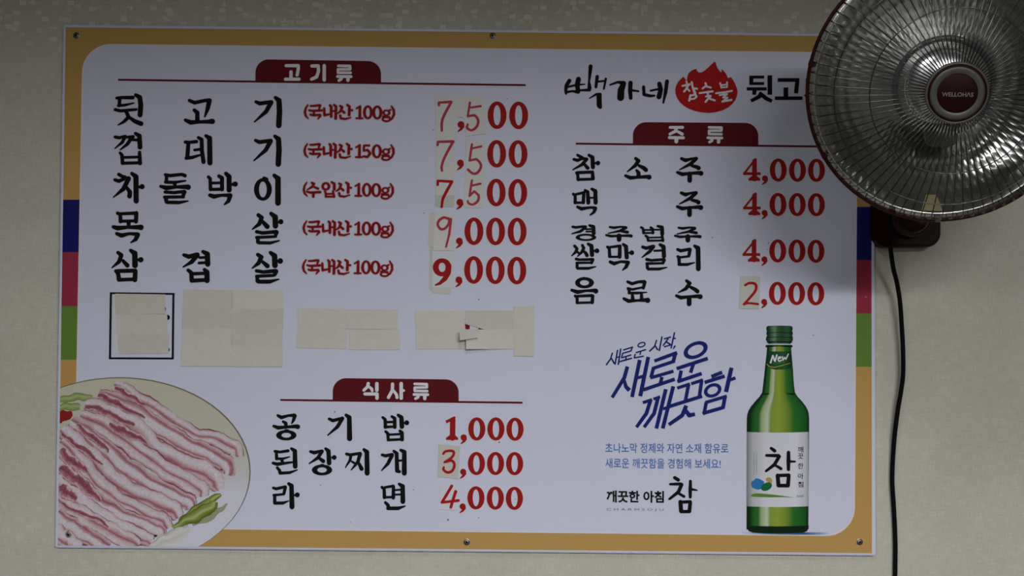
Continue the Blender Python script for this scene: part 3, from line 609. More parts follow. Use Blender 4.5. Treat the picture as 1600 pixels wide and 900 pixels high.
p = Pen(*VN, y=-0.0011); p.write("B338,385,14 358,318,14;358,322,14 372,362,14;B374,372,14 392,312,14;400,348,11 424,340,11 420,330,9 405,335,11 400,355,11 410,368,11 432,358,9;436,330,10 442,356,11 456,336,10 466,350,11 486,308,9"); p.done('neck_label_word', M_tabw, bt)
p = Pen(*VN, y=-0.0011); p.write("308,392,6 330,412,7 370,418,7 430,404,6 500,384,4"); p.done('neck_label_swoosh', M_yel, bt)
type_set('CHARM', 365, 455, 376, 400, M_leaf, 'neck_label_word', bt, y=-0.0011, view=VN, slope=-18)
p = Pen(*VN, y=-0.0009); p.write("B272,634,8 300,640,14 330,634,6;B470,634,6 520,640,16 542,634,8"); p.done('liquid_line', M_dgreen, bt)
lb = put('bottle_label', span_mesh([(74, 135, 617), (300, 134, 617), (500, 134, 617), (655, 134, 618)], -0.0008, VL, 24, dish=6), M_label, bt)
lb['label'] = 'white printed label on the bottle picture'
p = Pen(*VL, y=-0.0012)
p.write("325,202,24 352,222,28;288,258,22 382,260,28;388,266,28 350,330,28 285,380,20;352,332,20 402,362,24;460,235,28 460,300,32 460,368,26;470,305,20 512,306,14;376,415,32 382,492,32;376,415,26 462,412,28;462,416,30 456,492,32;384,494,28 456,494,30")
p.done('label_lettering', M_black, bt)
p = Pen(*VL, y=-0.0010); p.poly([(166,482),(172,462),(190,452),(202,438),(225,438),(250,450),(270,462),(268,490),(250,518),(222,526),(195,518),(175,508)]); p.done('label_mark', M_lblue, bt, 'blue blob')
p = Pen(*VL, y=-0.0011); p.poly([(288+43*math.cos(a)-4*math.sin(a), 502+33*math.sin(a)-8*math.cos(a)) for a in np.linspace(0, 2*math.pi, 24)[:-1]]); p.done('label_mark', M_dleaf, bt, 'green leaf shape')
p = Pen(*VL, y=-0.0010); p.poly([(280, 442), (300, 428), (322, 432), (334, 452), (330, 472), (318, 478), (305, 468), (290, 462)]); p.done('label_mark', M_yel, bt, 'yellow blob')
p = Pen(*VL, y=-0.0010); p.poly([(162, 577), (178, 560), (205, 554), (250, 556), (330, 563), (420, 575), (510, 588), (420, 584), (320, 585), (200, 582)]); p.done('label_mark', M_leaf, bt, 'green brush sweep')
for k, (ch, yy) in enumerate((('깨', 190), ('끗', 242), ('한', 318), ('아', 398), ('침', 462))):
    type_set(ch, 534-k*0.0, 576, yy, yy+44, M_black, 'label_lettering', bt, y=-0.0012, bold=0.01, view=VL)
type_set('360㎖', 522, 580, 562, 586, M_grey, 'label_lettering', bt, y=-0.0012, view=VL)
for x, ya, yb in ((190, 236, 425), (211, 238, 402)):
    p = Pen(*VL, y=-0.0011); yy = ya; rnd = random.Random(x)
    while yy < yb-8:
        p.stroke([(x-4, yy, 2.2), (x+4, yy, 2.2)], True); p.stroke([(x+rnd.choice((-3, 3)), yy, 2.0), (x+rnd.choice((-3, 3)), yy+7, 2.0)], True); yy += rnd.choice((8, 9, 12))
    p.done('label_small_print', M_grey, bt)

# the printed plate of meat ------------------------------------------
VM = (70, 570, 3.0)
def clip_print(bm):
    """trim to the printed area's left and bottom edges"""
    for (pa, pb), keep in (((OUT[0], OUT[3]), (400, 700)), ((OUT[3], OUT[2]), (400, 700))):
        A, B, K = at(*pa), at(*pb), at(*keep)
        d = (B-A).normalized(); n = Vector((-d.z, 0, d.x))
        if (K-A).dot(n) < 0: n = -n
        bmesh.ops.bisect_plane(bm, geom=bm.verts[:]+bm.edges[:]+bm.faces[:], plane_co=A, plane_no=n, clear_inner=True)
    return bm
def disc_grid(cx, cy, rx, ry, y, n=72, rings=(0.0, 0.5, 0.8, 0.93, 1.0), view=VM):
    ox, oy, s = view; bm = bmesh.new(); uv = bm.loops.layers.uv.new('UVMap')
    def V(r, k): a_ = 2*math.pi*k/n; return (cx+rx*r*math.cos(a_), cy+ry*r*math.sin(a_))
    L = []
    for r in rings[1:]: L.append([bm.verts.new(at(ox+V(r, k)[0]/s, oy+V(r, k)[1]/s, y)) for k in range(n)])
    c = bm.verts.new(at(ox+cx/s, oy+cy/s, y))
    def setuv(f):
        for lp in f.loops:
            co = lp.vert.co; q = at(ox+cx/s, oy+cy/s, y); lp[uv].uv = (0.5+(co.x-q.x)/0.42, 0.5-(co.z-q.z)/0.30)
    for k in range(n): setuv(bm.faces.new([c, L[0][k], L[0][(k+1) % n]]))
    for i in range(len(L)-1):
        for k in range(n): setuv(bm.faces.new([L[i][k], L[i+1][k], L[i+1][(k+1) % n], L[i][(k+1) % n]]))
    return bm
M_rim = mat('print_plate_rim', (0.20, 0.18, 0.12), 0.75, spec=0.1)
M_plate = uv_mat('print_plate', [(0.0, (0.60, 0.58, 0.45)), (0.38, (0.58, 0.565, 0.48)), (0.5, (0.62, 0.62, 0.64)), (0.6, (0.70, 0.71, 0.82)), (1.0, (0.72, 0.73, 0.86))], axis=1)
meat = put('meat_picture', clip_print(disc_grid(350, 500, 615, 442, -0.0005)), M_rim, board)
meat['label'] = 'printed picture of raw pork belly slices on an oval plate'
put('plate', clip_print(disc_grid(347, 503, 612, 440, -0.0006)), M_plate, meat)
FAT, PNK, LEAN, DK = (0.64, 0.50, 0.535), (0.52, 0.30, 0.345), (0.36, 0.115, 0.155), (0.25, 0.065, 0.10)
WHT = (0.70, 0.63, 0.70)
M_meat = [uv_mat('print_meat', st, axis=1, noise=0.55, nsc=(3.0, 1.6), mottle=0.14) for st in (
    [(0.0, DK), (0.04, PNK), (0.08, FAT), (0.26, WHT), (0.36, FAT), (0.43, PNK), (0.50, LEAN), (0.55, PNK), (0.62, FAT), (0.82, WHT), (0.95, PNK), (1.0, DK)],
    [(0.0, DK), (0.06, FAT), (0.16, PNK), (0.22, LEAN), (0.30, PNK), (0.38, WHT), (0.58, WHT), (0.68, FAT), (0.74, PNK), (0.80, LEAN), (0.88, FAT), (1.0, DK)],
    [(0.0, LEAN), (0.06, FAT), (0.22, WHT), (0.40, WHT), (0.50, FAT), (0.60, PNK), (0.66, LEAN), (0.73, PNK), (0.80, FAT), (0.92, PNK), (1.0, DK)])]
M_lean = uv_mat('print_meat_lean', [(0.0, FAT), (0.12, FAT), (0.22, LEAN), (0.5, DK), (0.62, LEAN), (0.78, PNK), (0.9, FAT), (1.0, LEAN)], axis=1, noise=0.7, nsc=(7.0, 3.0), mottle=0.25)
def band(pts, y, material, nm, parent, n=40):
    pts = [Vector((a_, b_, w_)) for a_, b_, w_ in pts]
    # Catmull-Rom along the slice
    C_ = []
    for i in range(len(pts)-1):
        p0 = pts[max(i-1, 0)]; p1 = pts[i]; p2 = pts[i+1]; p3 = pts[min(i+2, len(pts)-1)]
        for k in range(8):
            t = k/8; C_.append(0.5*((2*p1)+(p2-p0)*t+(2*p0-5*p1+4*p2-p3)*t*t+(3*p1-p0-3*p2+p3)*t*t*t))
    C_.append(pts[-1]); bm = bmesh.new(); uv = bm.loops.layers.uv.new('UVMap')
    N = len(C_); rowsv = []; nv = 10
    ph = random.uniform(0, 6)
    for i, c in enumerate(C_):
        d = C_[min(i+1, N-1)]-C_[max(i-1, 0)]; L = math.hypot(d.x, d.y) or 1; nx, ny = -d.y/L, d.x/L
        w = c.z*(1+0.07*math.sin(i*1.1+ph)+0.04*math.sin(i*2.7+ph*2)); wob = 3*math.sin(i*0.7+ph)
        if i in (0, N-1): w *= 0.72
        elif i in (1, N-2): w *= 0.92
        row = []
        for j in range(nv+1):
            v = j/nv; o = (v-0.5)*w+wob
            row.append((bm.verts.new(at(VM[0]+(c.x+nx*o)/3, VM[1]+(c.y+ny*o)/3, y)), i/(N-1), v))
        rowsv.append(row)
    of = random.uniform(0, 50)
    for i in range(N-1):
        for j in range(nv):
            q = [rowsv[i][j], rowsv[i][j+1], rowsv[i+1][j+1], rowsv[i+1][j]]
            f = bm.faces.new([v for v, _, _ in q])
            for lp, (_, u, v) in zip(f.loops, q): lp[uv].uv = (u+of, v)
    return put(nm, clip_print(bm), material, parent)
SL = [
 ([(325,92,60),(420,155,84),(560,240,80),(690,320,70),(800,350,80),(890,395,76),(900,432,66)], 0),
 ([(250,140,66),(400,205,92),(540,300,92),(680,385,96),(800,435,96),(855,480,86),(850,515,60)], 1),
 ([(190,185,66),(300,220,90),(420,290,100),(510,385,98),(640,455,94),(760,505,92),(800,550,90),(815,590,56)], 2),
 ([(165,240,74),(280,290,90),(390,370,92),(500,445,92),(620,525,88),(720,580,90),(735,620,66)], 0),
 ([(120,265,70),(200,325,86),(310,420,92),(420,510,90),(540,580,84),(660,635,84),(690,668,60)], 1),
 ([(80,300,70),(160,380,88),(250,465,96),(350,560,92),(480,620,86),(590,670,86),(630,715,60)], 2),
 ([(70,360,80),(150,445,100),(235,545,100),(330,625,92),(450,690,84),(550,735,84),(575,770,54)], 0),
 ([(55,440,90),(120,520,104),(210,620,104),(320,690,92),(430,740,84),(530,785,80),(540,806,50)], 1),
 ([(50,530,90),(120,610,104),(220,690,100),(340,760,88),(450,805,80),(500,832,60)], 2),
 ([(50,630,84),(140,690,96),(250,750,90),(350,805,84),(440,850,80)], 0),
 ([(50,700,84),(120,760,96),(210,815,92),(300,860,80)], 1),
 ([(40,770,90),(90,820,96),(160,870,90)], 2)]
for k, (pts, mi) in enumerate(SL):
    band(pts, -0.00070-0.00003*k, M_meat[mi], 'meat_slice', meat)
for k, pts in enumerate(([(330,105,30),(370,130,34),(430,165,26),(470,190,14)], [(250,140,34),(300,165,40),(370,200,34),(470,250,16)], [(190,195,30),(260,210,36),(330,245,36),(420,285,22)], [(300,280,30),(350,305,44),(420,335,40),(480,365,18)],
                         [(150,280,22),(200,325,34),(270,375,30),(300,410,14)], [(80,320,24),(130,365,30),(200,410,30),(270,470,14)], [(75,395,40),(120,450,56),(170,480,44),(200,500,16)], [(70,480,50),(120,520,64),(190,570,60),(260,640,20)], [(70,570,60),(100,600,64),(150,630,40)], [(80,650,20),(150,690,26),(240,720,24),(300,760,14)])):
    band(pts, -0.00108-0.00001*k, M_lean, 'lean_streak', meat)
M_let = uv_mat('print_lettuce', [(0.0, (0.10, 0.13, 0.02)), (0.3, (0.30, 0.36, 0.10)), (0.5, (0.46, 0.52, 0.22)), (0.7, (0.22, 0.27, 0.04)), (1.0, (0.12, 0.12, 0.03))], axis=1, noise=0.5, nsc=(4, 5))
M_gar = uv_mat('print_garlic', [(0.0, (0.46, 0.43, 0.39)), (0.3, (0.76, 0.75, 0.73)), (0.6, (0.62, 0.60, 0.56)), (1.0, (0.76, 0.76, 0.78))], axis=1, noise=0.6, nsc=(4, 5))
M_pep = uv_mat('print_green_pepper', [(0.0, (0.18, 0.25, 0.06)), (0.4, (0.42, 0.50, 0.22)), (1.0, (0.20, 0.26, 0.08))], axis=1)
M_chi = mat('print_red_pepper', (0.28, 0.02, 0.02), 0.75, spec=0.1)
M_lshade = mat('print_plate_tone', (0.36, 0.37, 0.24), 0.75, spec=0.1)
band([(690,745,20),(760,720,36),(820,680,24),(858,652,6)], -0.00064, M_lshade, 'leaf_print', meat)
band([(630,735,20),(680,700,36),(760,650,46),(825,605,16)], -0.00116, M_let, 'lettuce_leaf', meat)
band([(600,765,14),(650,735,40),(715,705,62),(785,660,50),(800,640,24)], -0.00118, M_let, 'lettuce_leaf', meat)
band([(500,850,30),(560,825,60),(620,800,70),(680,765,40)], -0.00119, M_gar, 'garlic_slices', meat)
band([(60,170,26),(120,155,34),(180,150,34),(225,158,18)], -0.00062, M_pep, 'green_pepper', meat)
band([(60,205,26),(110,195,36),(165,200,34)], -0.00063, M_pep, 'green_pepper', meat)
band([(60,250,50),(95,238,50),(130,232,26)], -0.00062, M_chi, 'red_pepper', meat)

# black printed box and the syllable parts that the tape leaves showing
VX = (160, 445, 5.3333)
p = Pen(*VX, y=-0.0006); p.write("B63,70,16 602,76,16;B592,72,18 586,620,18;B54,612,16 594,614,16;B71,64,18 63,618,18"); p.done('black_box', M_black, board)
for g in ("500,200,60", "540,272,46", "545,540,32", "130,430,24 130,445,20"):
    Pen(*VX, y=-0.0006).write(g).done('covered_lettering', M_black, board)
p = Pen(640, 470, 8.0, y=-0.0006); p.poly([(690, 280), (750, 300), (752, 360), (700, 360)]); p.done('covered_lettering', M_redd, board)
Pen(640, 470, 8.0, y=-0.0006).write("B860,350,26 930,360,10").done('covered_lettering', M_redd, board)

# screws
def screw(px, py, tone):
    c = at(px, py, -0.0005); bm = bmesh.new()
    def ringv(r, y, n=20): return [bm.verts.new((c.x+r*math.cos(2*math.pi*k/n), y, c.z+r*math.sin(2*math.pi*k/n))) for k in range(n)]
    prof = [(0.0050, -0.0004), (0.0049, -0.0010), (0.0039, -0.0013), (0.0035, -0.0007), (0.0033, -0.0012), (0.0028, -0.0020), (0.0014, -0.0023), (0.0012, -0.0012)]
    R_ = [ringv(r, y) for r, y in prof]
    for a_, b_ in zip(R_, R_[1:]):
        for k in range(20): bm.faces.new([a_[k], a_[(k+1) % 20], b_[(k+1) % 20], b_[k]])
    bm.faces.new(R_[-1])
    bmesh.ops.recalc_face_normals(bm, faces=bm.faces)
    s = put('screw', bm, M_screw, board)
    b2 = bmesh.new()
    for ang in (0.3, 0.3+math.pi/2):
        dx, dz = math.cos(ang), math.sin(ang); L, w = 0.0020, 0.0009
        b2.faces.new([b2.verts.new((c.x+dx*a_*L-dz*b_*w, -0.00255, c.z+dz*a_*L+dx*b_*w)) for a_, b_ in ((-1, -1), (1, -1), (1, 1), (-1, 1))])
    put('screw_recess', b2, M_hole, s)
for q in ((119.5, 55.5), (770, 56), (1346, 70), (107.3, 835), (729.4, 846.8), (1343, 846.7)): screw(*q, 0)
# fly specks on the laminate
p = Pen(y=-0.0006)
rnd = random.Random(3)
for (x, y, r) in ((523, 643.5, 1.2), (792.5, 154.6, .9), (748, 468, 1.2), (501, 758, .9), (646, 765, .9), (1113, 371, 1.1), (1200.5, 380, 1.1), (1198.5, 390, .9), (780, 691, 1.4), (805, 780, .9), (748, 809, 1), (700, 812, 1.6), (548, 816, .8), (1271, 524, 1.0), (1353, 464, 1.4), (662, 333, 1), (677, 203, 1)): p.disc(x, y, r, 8)
p.done('specks', mat('speck_brown', (0.20, 0.20, 0.24), 0.8), board)['kind'] = 'stuff'

# ------------------------------------------------------------------ paper price patches (lie on the board)
def patch(pts, view, label, lift=0.0012, material=None, digits=None, marker=None, group='paper price patches', y2=None):
    o = sheet('price_patch', pts, -lift, 0.00025, material or M_paper, view=view)
    tag(o, label, 'paper patch', group)
    if digits:
        for g in digits.split('|'):
            p = Pen(*view, y=-lift-0.0002, grow=0.25); p.soft = True; p.write(g); p.done('handwritten_digit', marker or M_marker, o)
    return o
VP, VQ, VR = (660, 140, 8.8889), (460, 80, 4.0), (460, 270, 4.0)
V8 = (660, 350, 7.5)
patch([(185, 85), (535, 88), (870, 92), (885, 610), (600, 648), (588, 440), (570, 395), (505, 375), (470, 420), (460, 640), (185, 640), (188, 365), (175, 362)], VP,
      'off-white paper patch with a comma cut-out and red marker 7 and 5',
      digits="230,215,32 228,180,28 400,170,32;400,175,34 300,360,34 270,460,34 270,570,30|660,180,28 630,370,28 720,355,30 775,430,34 750,520,34 680,565,30 620,530,30 630,485,28;665,250,24 808,230,28", lift=0.0013)
patch([(188, 636), (462, 636), (458, 1180), (185, 1180)], VP, 'off-white paper strip with red marker 7 on the second meat price down',
      digits="212,770,32 215,725,30 425,720,34;428,722,36 345,870,34 290,985,32 265,1080,32;265,1080,32 272,1125,30", lift=0.0011)
patch([(605, 690), (870, 688), (868, 1190), (598, 1190)], VP, 'narrow paper patch with red marker 5 on the second meat price down',
      digits="688,760,28 655,985,28 745,965,30 815,1050,32 770,1150,32 700,1165,30 632,1110,30;690,818,24 818,788,26", lift=0.0010)
VS = (660, 260, 8.8889)
patch([(182, 402), (446, 402), (438, 562), (178, 562)], VS, 'yellowed paper scrap under the foot of the third price\'s marker 7', material=M_papery, lift=0.0009)
patch([(190, 110), (456, 110), (450, 404), (178, 404)], VS, 'off-white paper patch with bright red marker 7 on the third meat price down',
      digits="212,255,34 215,200,32 410,212,36 340,340,38 285,450,36 268,560,32", marker=M_markerd, lift=0.0012)
patch([(588, 124), (858, 124), (855, 575), (585, 575)], VS, 'narrow paper patch with thin red marker 5 on the third meat price down',
      digits="688,195,28 655,410,28 720,345,28 780,400,30 770,480,32 700,530,28 640,510,28 630,480,26;690,265,24 805,240,28", lift=0.0010)
t = sheet('tape_strip', [(845, 255), (882, 245), (868, 465), (838, 460)], -0.0008, 0.0002, M_tape, view=VR); tag(t, 'thin vertical masking tape sliver left of the marker 9', 'masking tape')
patch([(878, 245), (1000, 248), (998, 486), (868, 486)], VR, 'white paper patch with red marker 9 on the fourth meat price down',
      digits="962,288,14 935,280,15 905,297,15 896,325,14 915,352,14 945,345,14 968,310,15 964,285,14;978,290,15 968,380,13 948,462,11", lift=0.0012)
t = sheet('tape_strip', [(862, 705), (980, 705), (975, 757), (862, 752)], -0.0008, 0.0002, M_tape, view=VR); tag(t, 'pale masking tape end below the printed 9 of the fifth meat price', 'masking tape')
t = sheet('tape_strip', [(848, 466), (866, 466), (860, 735), (842, 728)], -0.0008, 0.0002, M_papery, view=VR); tag(t, 'thin vertical tape sliver left of the printed 9', 'masking tape')
o = patch([(120, 318), (386, 318), (375, 748), (115, 745)], V8, 'white paper patch with a bold printed red 9 on the fifth meat price down', material=M_paperw, lift=0.0011)
p = Pen(*V8, y=-0.0013, grow=0.5); p.write("O 231 508 106 102 62 44;306,490,62 300,570,62 265,640,50 205,695,30 155,715,12"); p.done('printed_digit', M_red, o)
o = sheet('portion_patch', [(362, 528), (626, 535), (622, 662), (360, 655)], -0.0005, 0.0002, M_board, view=VR); tag(o, 'thin white sticker behind the lowest 100g note', 'sticker')
patch([(82, 287), (260, 302), (243, 575), (150, 562), (72, 560)], V3, 'grey paper patch with red marker 3 in the meal list', material=M_papery,
      digits="120,365,18 140,345,18 195,342,20 207,365,20 185,400,20 130,435,16;140,432,18 190,422,20 212,455,20 195,505,20 155,520,20 122,498,18 124,478,16", marker=M_markerd)
patch([(92, 622), (252, 628), (245, 832), (85, 828)], V3, 'nearly invisible white sticker with red marker 4 in the meal list', material=M_paperw,
      digits="190,632,22 150,700,22 108,768,20;108,768,20 245,752,22;222,678,24 182,808,22", marker=M_markerd, lift=0.0010)
patch([(128, 497), (230, 495), (360, 504), (345, 884), (108, 880)], V2, 'greyish paper patch with red marker 2 in the drinks list', material=M_papery,
      digits="182,605,24 230,580,26 290,585,28 312,620,30 290,690,28 168,828,24;168,828,26 220,815,22 332,826,24", marker=M_markerd)

# ------------------------------------------------------------------ masking tape over the deleted lines
def tape(pts, view, label, lift, group):
    o = sheet('tape_strip', pts, -lift, 0.00025, M_tape, view=view); tag(o, label, 'masking tape', group)
G1, G2, G3, G4 = 'tape strips in the black box', 'tape strips of the big block', 'tape strips of the four-strip block', 'tape strips of the torn block'
o = sheet('paper_slip', [(84, 82), (140, 80), (128, 575), (90, 575)], -0.0008, 0.0002, M_paperw, view=VX); tag(o, 'narrow white slip at the left inside the black box', 'paper patch')
tape([(104, 74), (524, 80), (522, 243), (112, 243)], VX, 'top masking tape strip inside the black box', 0.0016, G1)
tape([(118, 240), (540, 246), (545, 412), (116, 412)], VX, 'middle masking tape strip inside the black box', 0.0013, G1)
tape([(130, 408), (560, 408), (550, 572), (135, 576)], VX, 'bottom masking tape strip inside the black box', 0.0010, G1)
for col, (xa, xb, dxa, dxb, yt, side) in enumerate(((672, 1084, -14, -4, 36, 'left'), (1080, 1508, -4, -10, 40, 'right'))):
    ys = [0, 158, 318, 478, 638]
    for k in range(4):
        f0, f1 = ys[k]/638, ys[k+1]/638
        sw_ = ((3, -3), (-2, 4), (2, -2), (-3, 3))[k]; gp = 2.4
        tape([(xa+dxa*f0+sw_[0], yt+ys[k]+gp), (xb+dxb*f0+(sw_[1] if side == 'right' else -gp), yt+ys[k]+3+gp), (xb+dxb*f1+(sw_[1] if side == 'right' else -gp), yt+ys[k+1]+5), (xa+dxa*f1+sw_[0]+(1.5 if side == 'right' else 0), yt+ys[k+1]+4)], VX,
             ('top', 'upper middle', 'lower middle', 'bottom')[k]+' strip of the '+side+' column in the big masking tape block', (0.0011, 0.0014, 0.0012, 0.0015)[k]+0.0002*col, G2)
VY = (440, 450, 3.8095)
tape([(97, 122), (391, 124), (389, 243), (95, 241)], VY, 'upper left strip of the neat four-strip masking tape block', 0.0013, G3)
tape([(390, 126), (693, 128), (690, 247), (390, 243)], VY, 'upper right strip of the neat four-strip masking tape block', 0.0014, G3)
tape([(94, 239), (391, 243), (388, 363), (87, 357)], VY, 'lower left strip of the neat four-strip masking tape block', 0.0010, G3)
tape([(401, 248), (700, 247), (707, 368), (402, 368)], VY, 'lower right strip of the neat four-strip masking tape block', 0.0010, G3)
VZ = (640, 470, 8.0)
tape([(68, 125), (680, 118), (690, 352), (80, 360)], VZ, 'upper left strip of the torn masking tape block', 0.0012, G4)
tape([(697, 122), (1312, 120), (1312, 360), (935, 358), (697, 290)], VZ, 'upper right strip of the torn masking tape block, corner torn off', 0.0014, G4)
tape([(76, 355), (700, 350), (700, 602), (80, 606)], VZ, 'lower left strip of the torn masking tape block', 0.0010, G4)
tape([(1300, 70), (1560, 64), (1555, 695), (1305, 690)], VZ, 'upright masking tape strip closing the right end of the torn block', 0.0018, G4)
def curl(corner_rows, label, group, view=VZ):
    """a tape strip that peels off: rows of (x_left,y_left,lift_left, x_right,y_right,lift_right)"""
    bm = bmesh.new(); ox, oy, s = view; F = []; Bk = []
    for (xa, ya, la, xb, yb, lb_) in corner_rows:
        n = 10
        F.append([]); Bk.append([])
        for i in range(n+1):
            u = i/n; lift = lb_+(la-lb_)*(1-u)**2 if la > lb_ else la+(lb_-la)*u*u
            c = at(ox+(xa+(xb-xa)*u)/s, oy+(ya+(yb-ya)*u)/s, -lift)
            F[-1].append(bm.verts.new(c)); Bk[-1].append(bm.verts.new(c+Vector((0, 0.0003, 0))))
    R_ = len(F); n = len(F[0])
    for j in range(R_-1):
        for i in range(n-1):
            bm.faces.new([F[j][i], F[j][i+1], F[j+1][i+1], F[j+1][i]]); bm.faces.new([Bk[j][i], Bk[j+1][i], Bk[j+1][i+1], Bk[j][i+1]])
    for j in range(R_-1):
        for i in (0, n-1): bm.faces.new([F[j][i], F[j+1][i], Bk[j+1][i], Bk[j][i]])
    for j in (0, R_-1):
        for i in range(n-1): bm.faces.new([F[j][i], F[j][i+1], Bk[j][i+1], Bk[j][i]])
    bmesh.ops.recalc_face_normals(bm, faces=bm.faces)
    o = put('tape_strip', bm, M_tape, None, at(ox+corner_rows[0][0]/s, oy+corner_rows[0][1]/s)); tag(o, label, 'masking tape', group); return o
curl([(700, 358, 0.006, 1312, 360, 0.0011), (704, 480, 0.009, 1312, 485, 0.0011), (706, 604, 0.011, 1312, 604, 0.0011)], 'lower right strip of the torn masking tape block, its left end peeling away', G4)
curl([(620, 372, 0.016, 856, 338, 0.0095), (625, 430, 0.018, 856, 400, 0.010), (628, 494, 0.020, 854, 462, 0.011)], 'small scrap of tape curling off the middle of the torn block', G4)

# ------------------------------------------------------------------ the wall heater
HS = 0.912
HC = CAM + (Vector((0.60575, -0.27173, 0.25163 + ZO)) - CAM)*HS
AX = Vector((-0.1563, -1.0, -0.2984)).normalized()
HU = Vector((0, 0, 1)).cross(AX).normalized(); HV = AX.cross(HU)
HM = Matrix((HU, HV, AX)).transposed()
RR = 0.170
def H(x, y, z): return HC + HM @ Vector((x*HS, y*HS, z*HS))
plate_c = at(1418, 328, WALL_Y)
heater = empty('wall_heater', (plate_c.x, WALL_Y, plate_c.z))
tag(heater, 'round reflector heater with wire guard and dark red rim on a wall bracket', 'heater')
def lathe(name, prof, material, parent, n=96, smooth=True, closed=False, tr=H):
    bm = bmesh.new(); R_ = []
    for r, z in prof:
        R_.append([bm.verts.new(tr(r*math.cos(2*math.pi*k/n), r*math.sin(2*math.pi*k/n), z)) for k in range(n)] if r > 1e-6 else bm.verts.new(tr(0, 0, z)))
    pr = list(zip(R_, R_[1:]))
    if closed: pr.append((R_[-1], R_[0]))
    for a_, b_ in pr:
        for k in range(n):
            q = (k+1) % n
            if not isinstance(a_, list): bm.faces.new([a_, b_[k], b_[q]])
            elif not isinstance(b_, list): bm.faces.new([a_[k], b_, a_[q]])
            else: bm.faces.new([a_[k], a_[q], b_[q], b_[k]])
    bmesh.ops.recalc_face_normals(bm, faces=bm.faces)
    return put(name, bm, material, parent, smooth=smooth)
def torus_prof(R_, z, r, n=10): return [(R_+r*math.cos(2*math.pi*k/n), z+r*math.sin(2*math.pi*k/n)) for k in range(n)]
# dimpled reflector bowl
DEPTH = 0.075
def bowl_z(r): return -DEPTH*(1-(r/0.160)**2) - 0.002
def bowl():
    bm = bmesh.new(); NT, NR = 84, 8; nt_, nr = NT*7, 84
    r_in, r_out = 0.028, 0.160; ring = []
    for j in range(nr+1):
        r = r_in+(r_out-r_in)*j/nr; row = []
        for i in range(nt_):
            th = 2*math.pi*i/nt_; z = bowl_z(r)
            if 0.040 < r < 0.1585:
                fr = (r-0.040)/(0.1185)*NR; ri = int(fr); v = (fr-ri)*2-1
                ft = th/(2*math.pi)*NT + 0.5*(ri % 2); u = (ft-math.floor(ft))*2-1
                q = 1-(u*u+v*v)
                if q > 0: z -= 0.00075*(r/0.16)*q
            row.append(bm.verts.new(H(r*math.cos(th), r*math.sin(th), z)))
        ring.append(row)
    for j in range(nr):
        for i in range(nt_): bm.faces.new([ring[j][i], ring[j][(i+1) % nt_], ring[j+1][(i+1) % nt_], ring[j+1][i]])
    return bm
put('reflector', bowl(), M_bowl, heater, smooth=True)['label'] = 'dimpled silver reflector bowl'
lathe('reflector_flange', [(0.1598, -0.0025), (0.161, 0.0005), (0.1622, -0.0010), (0.1690, -0.0012)], M_bowl, heater, 160)
lathe('reflector_back', [(0.169, -0.004), (0.160, -0.006), (0.125, -0.034), (0.09, -0.055), (0.06, -0.068), (0.03, -0.080), (0.0, -0.080)], M_silver, heater, 96)
rim = lathe('rim_ring', torus_prof(0.1695, 0.0, 0.0024), M_dred, heater, 160, closed=True); rim['label'] = 'dark red plastic rim ring'
def clip(ang, material, w=0.008):
    bm = bmesh.new()
    c, s = math.cos(ang), math.sin(ang)
    vs = []
    for z in (-0.004, 0.0035):
        for r in (0.1655, 0.1722):
            for t in (-w/2, w/2): vs.append(bm.verts.new(H(r*c-t*s, r*s+t*c, z)))
    for f in ((0,1,3,2),(4,6,7,5),(0,4,5,1),(2,3,7,6),(0,2,6,4),(1,5,7,3)): bm.faces.new([vs[i] for i in f])
    bmesh.ops.bevel(bm, geom=bm.edges[:], offset=0.0008, segments=1, affect='EDGES'); bmesh.ops.recalc_face_normals(bm, faces=bm.faces)
    put('rim_clip', bm, material, rim)
def ang_of(px, py):
    """angle around the head of the place where the rim passes the pixel"""
    d = (fwd + (px-800.0)/F_PX*right - (py-450.0)/F_PX*up)
    t = (HC-CAM).dot(AX)/d.dot(AX); q = CAM+t*d-HC
    return math.atan2(q.dot(HV), q.dot(HU))
for q in ((1271, 100), (1290, 242), (1393, 331)): clip(ang_of(*q), M_dred)
clip(ang_of(1465, 344), M_silver)
# wire guard
WR = 0.0007
def tube(path, r, n=6, closed=False):
    bm = bmesh.new(); rings = []; N = len(path)
    ref = None
    for i, p in enumerate(path):
        if closed: d = path[(i+1) % N]-path[i-1]
        else: d = path[min(i+1, N-1)]-path[max(i-1, 0)]
        d.normalize()
        if ref is None or abs(ref.dot(d)) > 0.95:
            ref = Vector((0, 0, 1)) if abs(d.z) < 0.9 else Vector((1, 0, 0))
        a_ = ref.cross(d).normalized(); b_ = d.cross(a_); ref = b_ if not closed else ref
        rings.append([bm.verts.new(p+r*(math.cos(2*math.pi*k/n)*a_+math.sin(2*math.pi*k/n)*b_)) for k in range(n)])
    rr_ = list(zip(rings, rings[1:])) + ([(rings[-1], rings[0])] if closed else [])
    for A, B in rr_:
        for k in range(n): bm.faces.new([A[k], A[(k+1) % n], B[(k+1) % n], B[k]])
    if not closed: bm.faces.new(rings[0]); bm.faces.new(rings[-1])
    bmesh.ops.recalc_face_normals(bm, faces=bm.faces)
    return bm
GP = [(0.1675, 0.001), (0.1648, 0.017), (0.1615, 0.031), (0.1585, 0.0365), (0.141, 0.0425), (0.120, 0.0495), (0.100, 0.0555), (0.070, 0.063), (0.034, 0.0685)]
guard = lathe('wire_guard', torus_prof(0.141, 0.0425+0.0006, 0.0007, 6), M_wire, heater, 120, closed=True); guard['label'] = 'domed wire guard'
lathe('guard_ring', torus_prof(0.100, 0.0555+0.0006, 0.0007, 6), M_wire, guard, 120, closed=True)
NW = 78
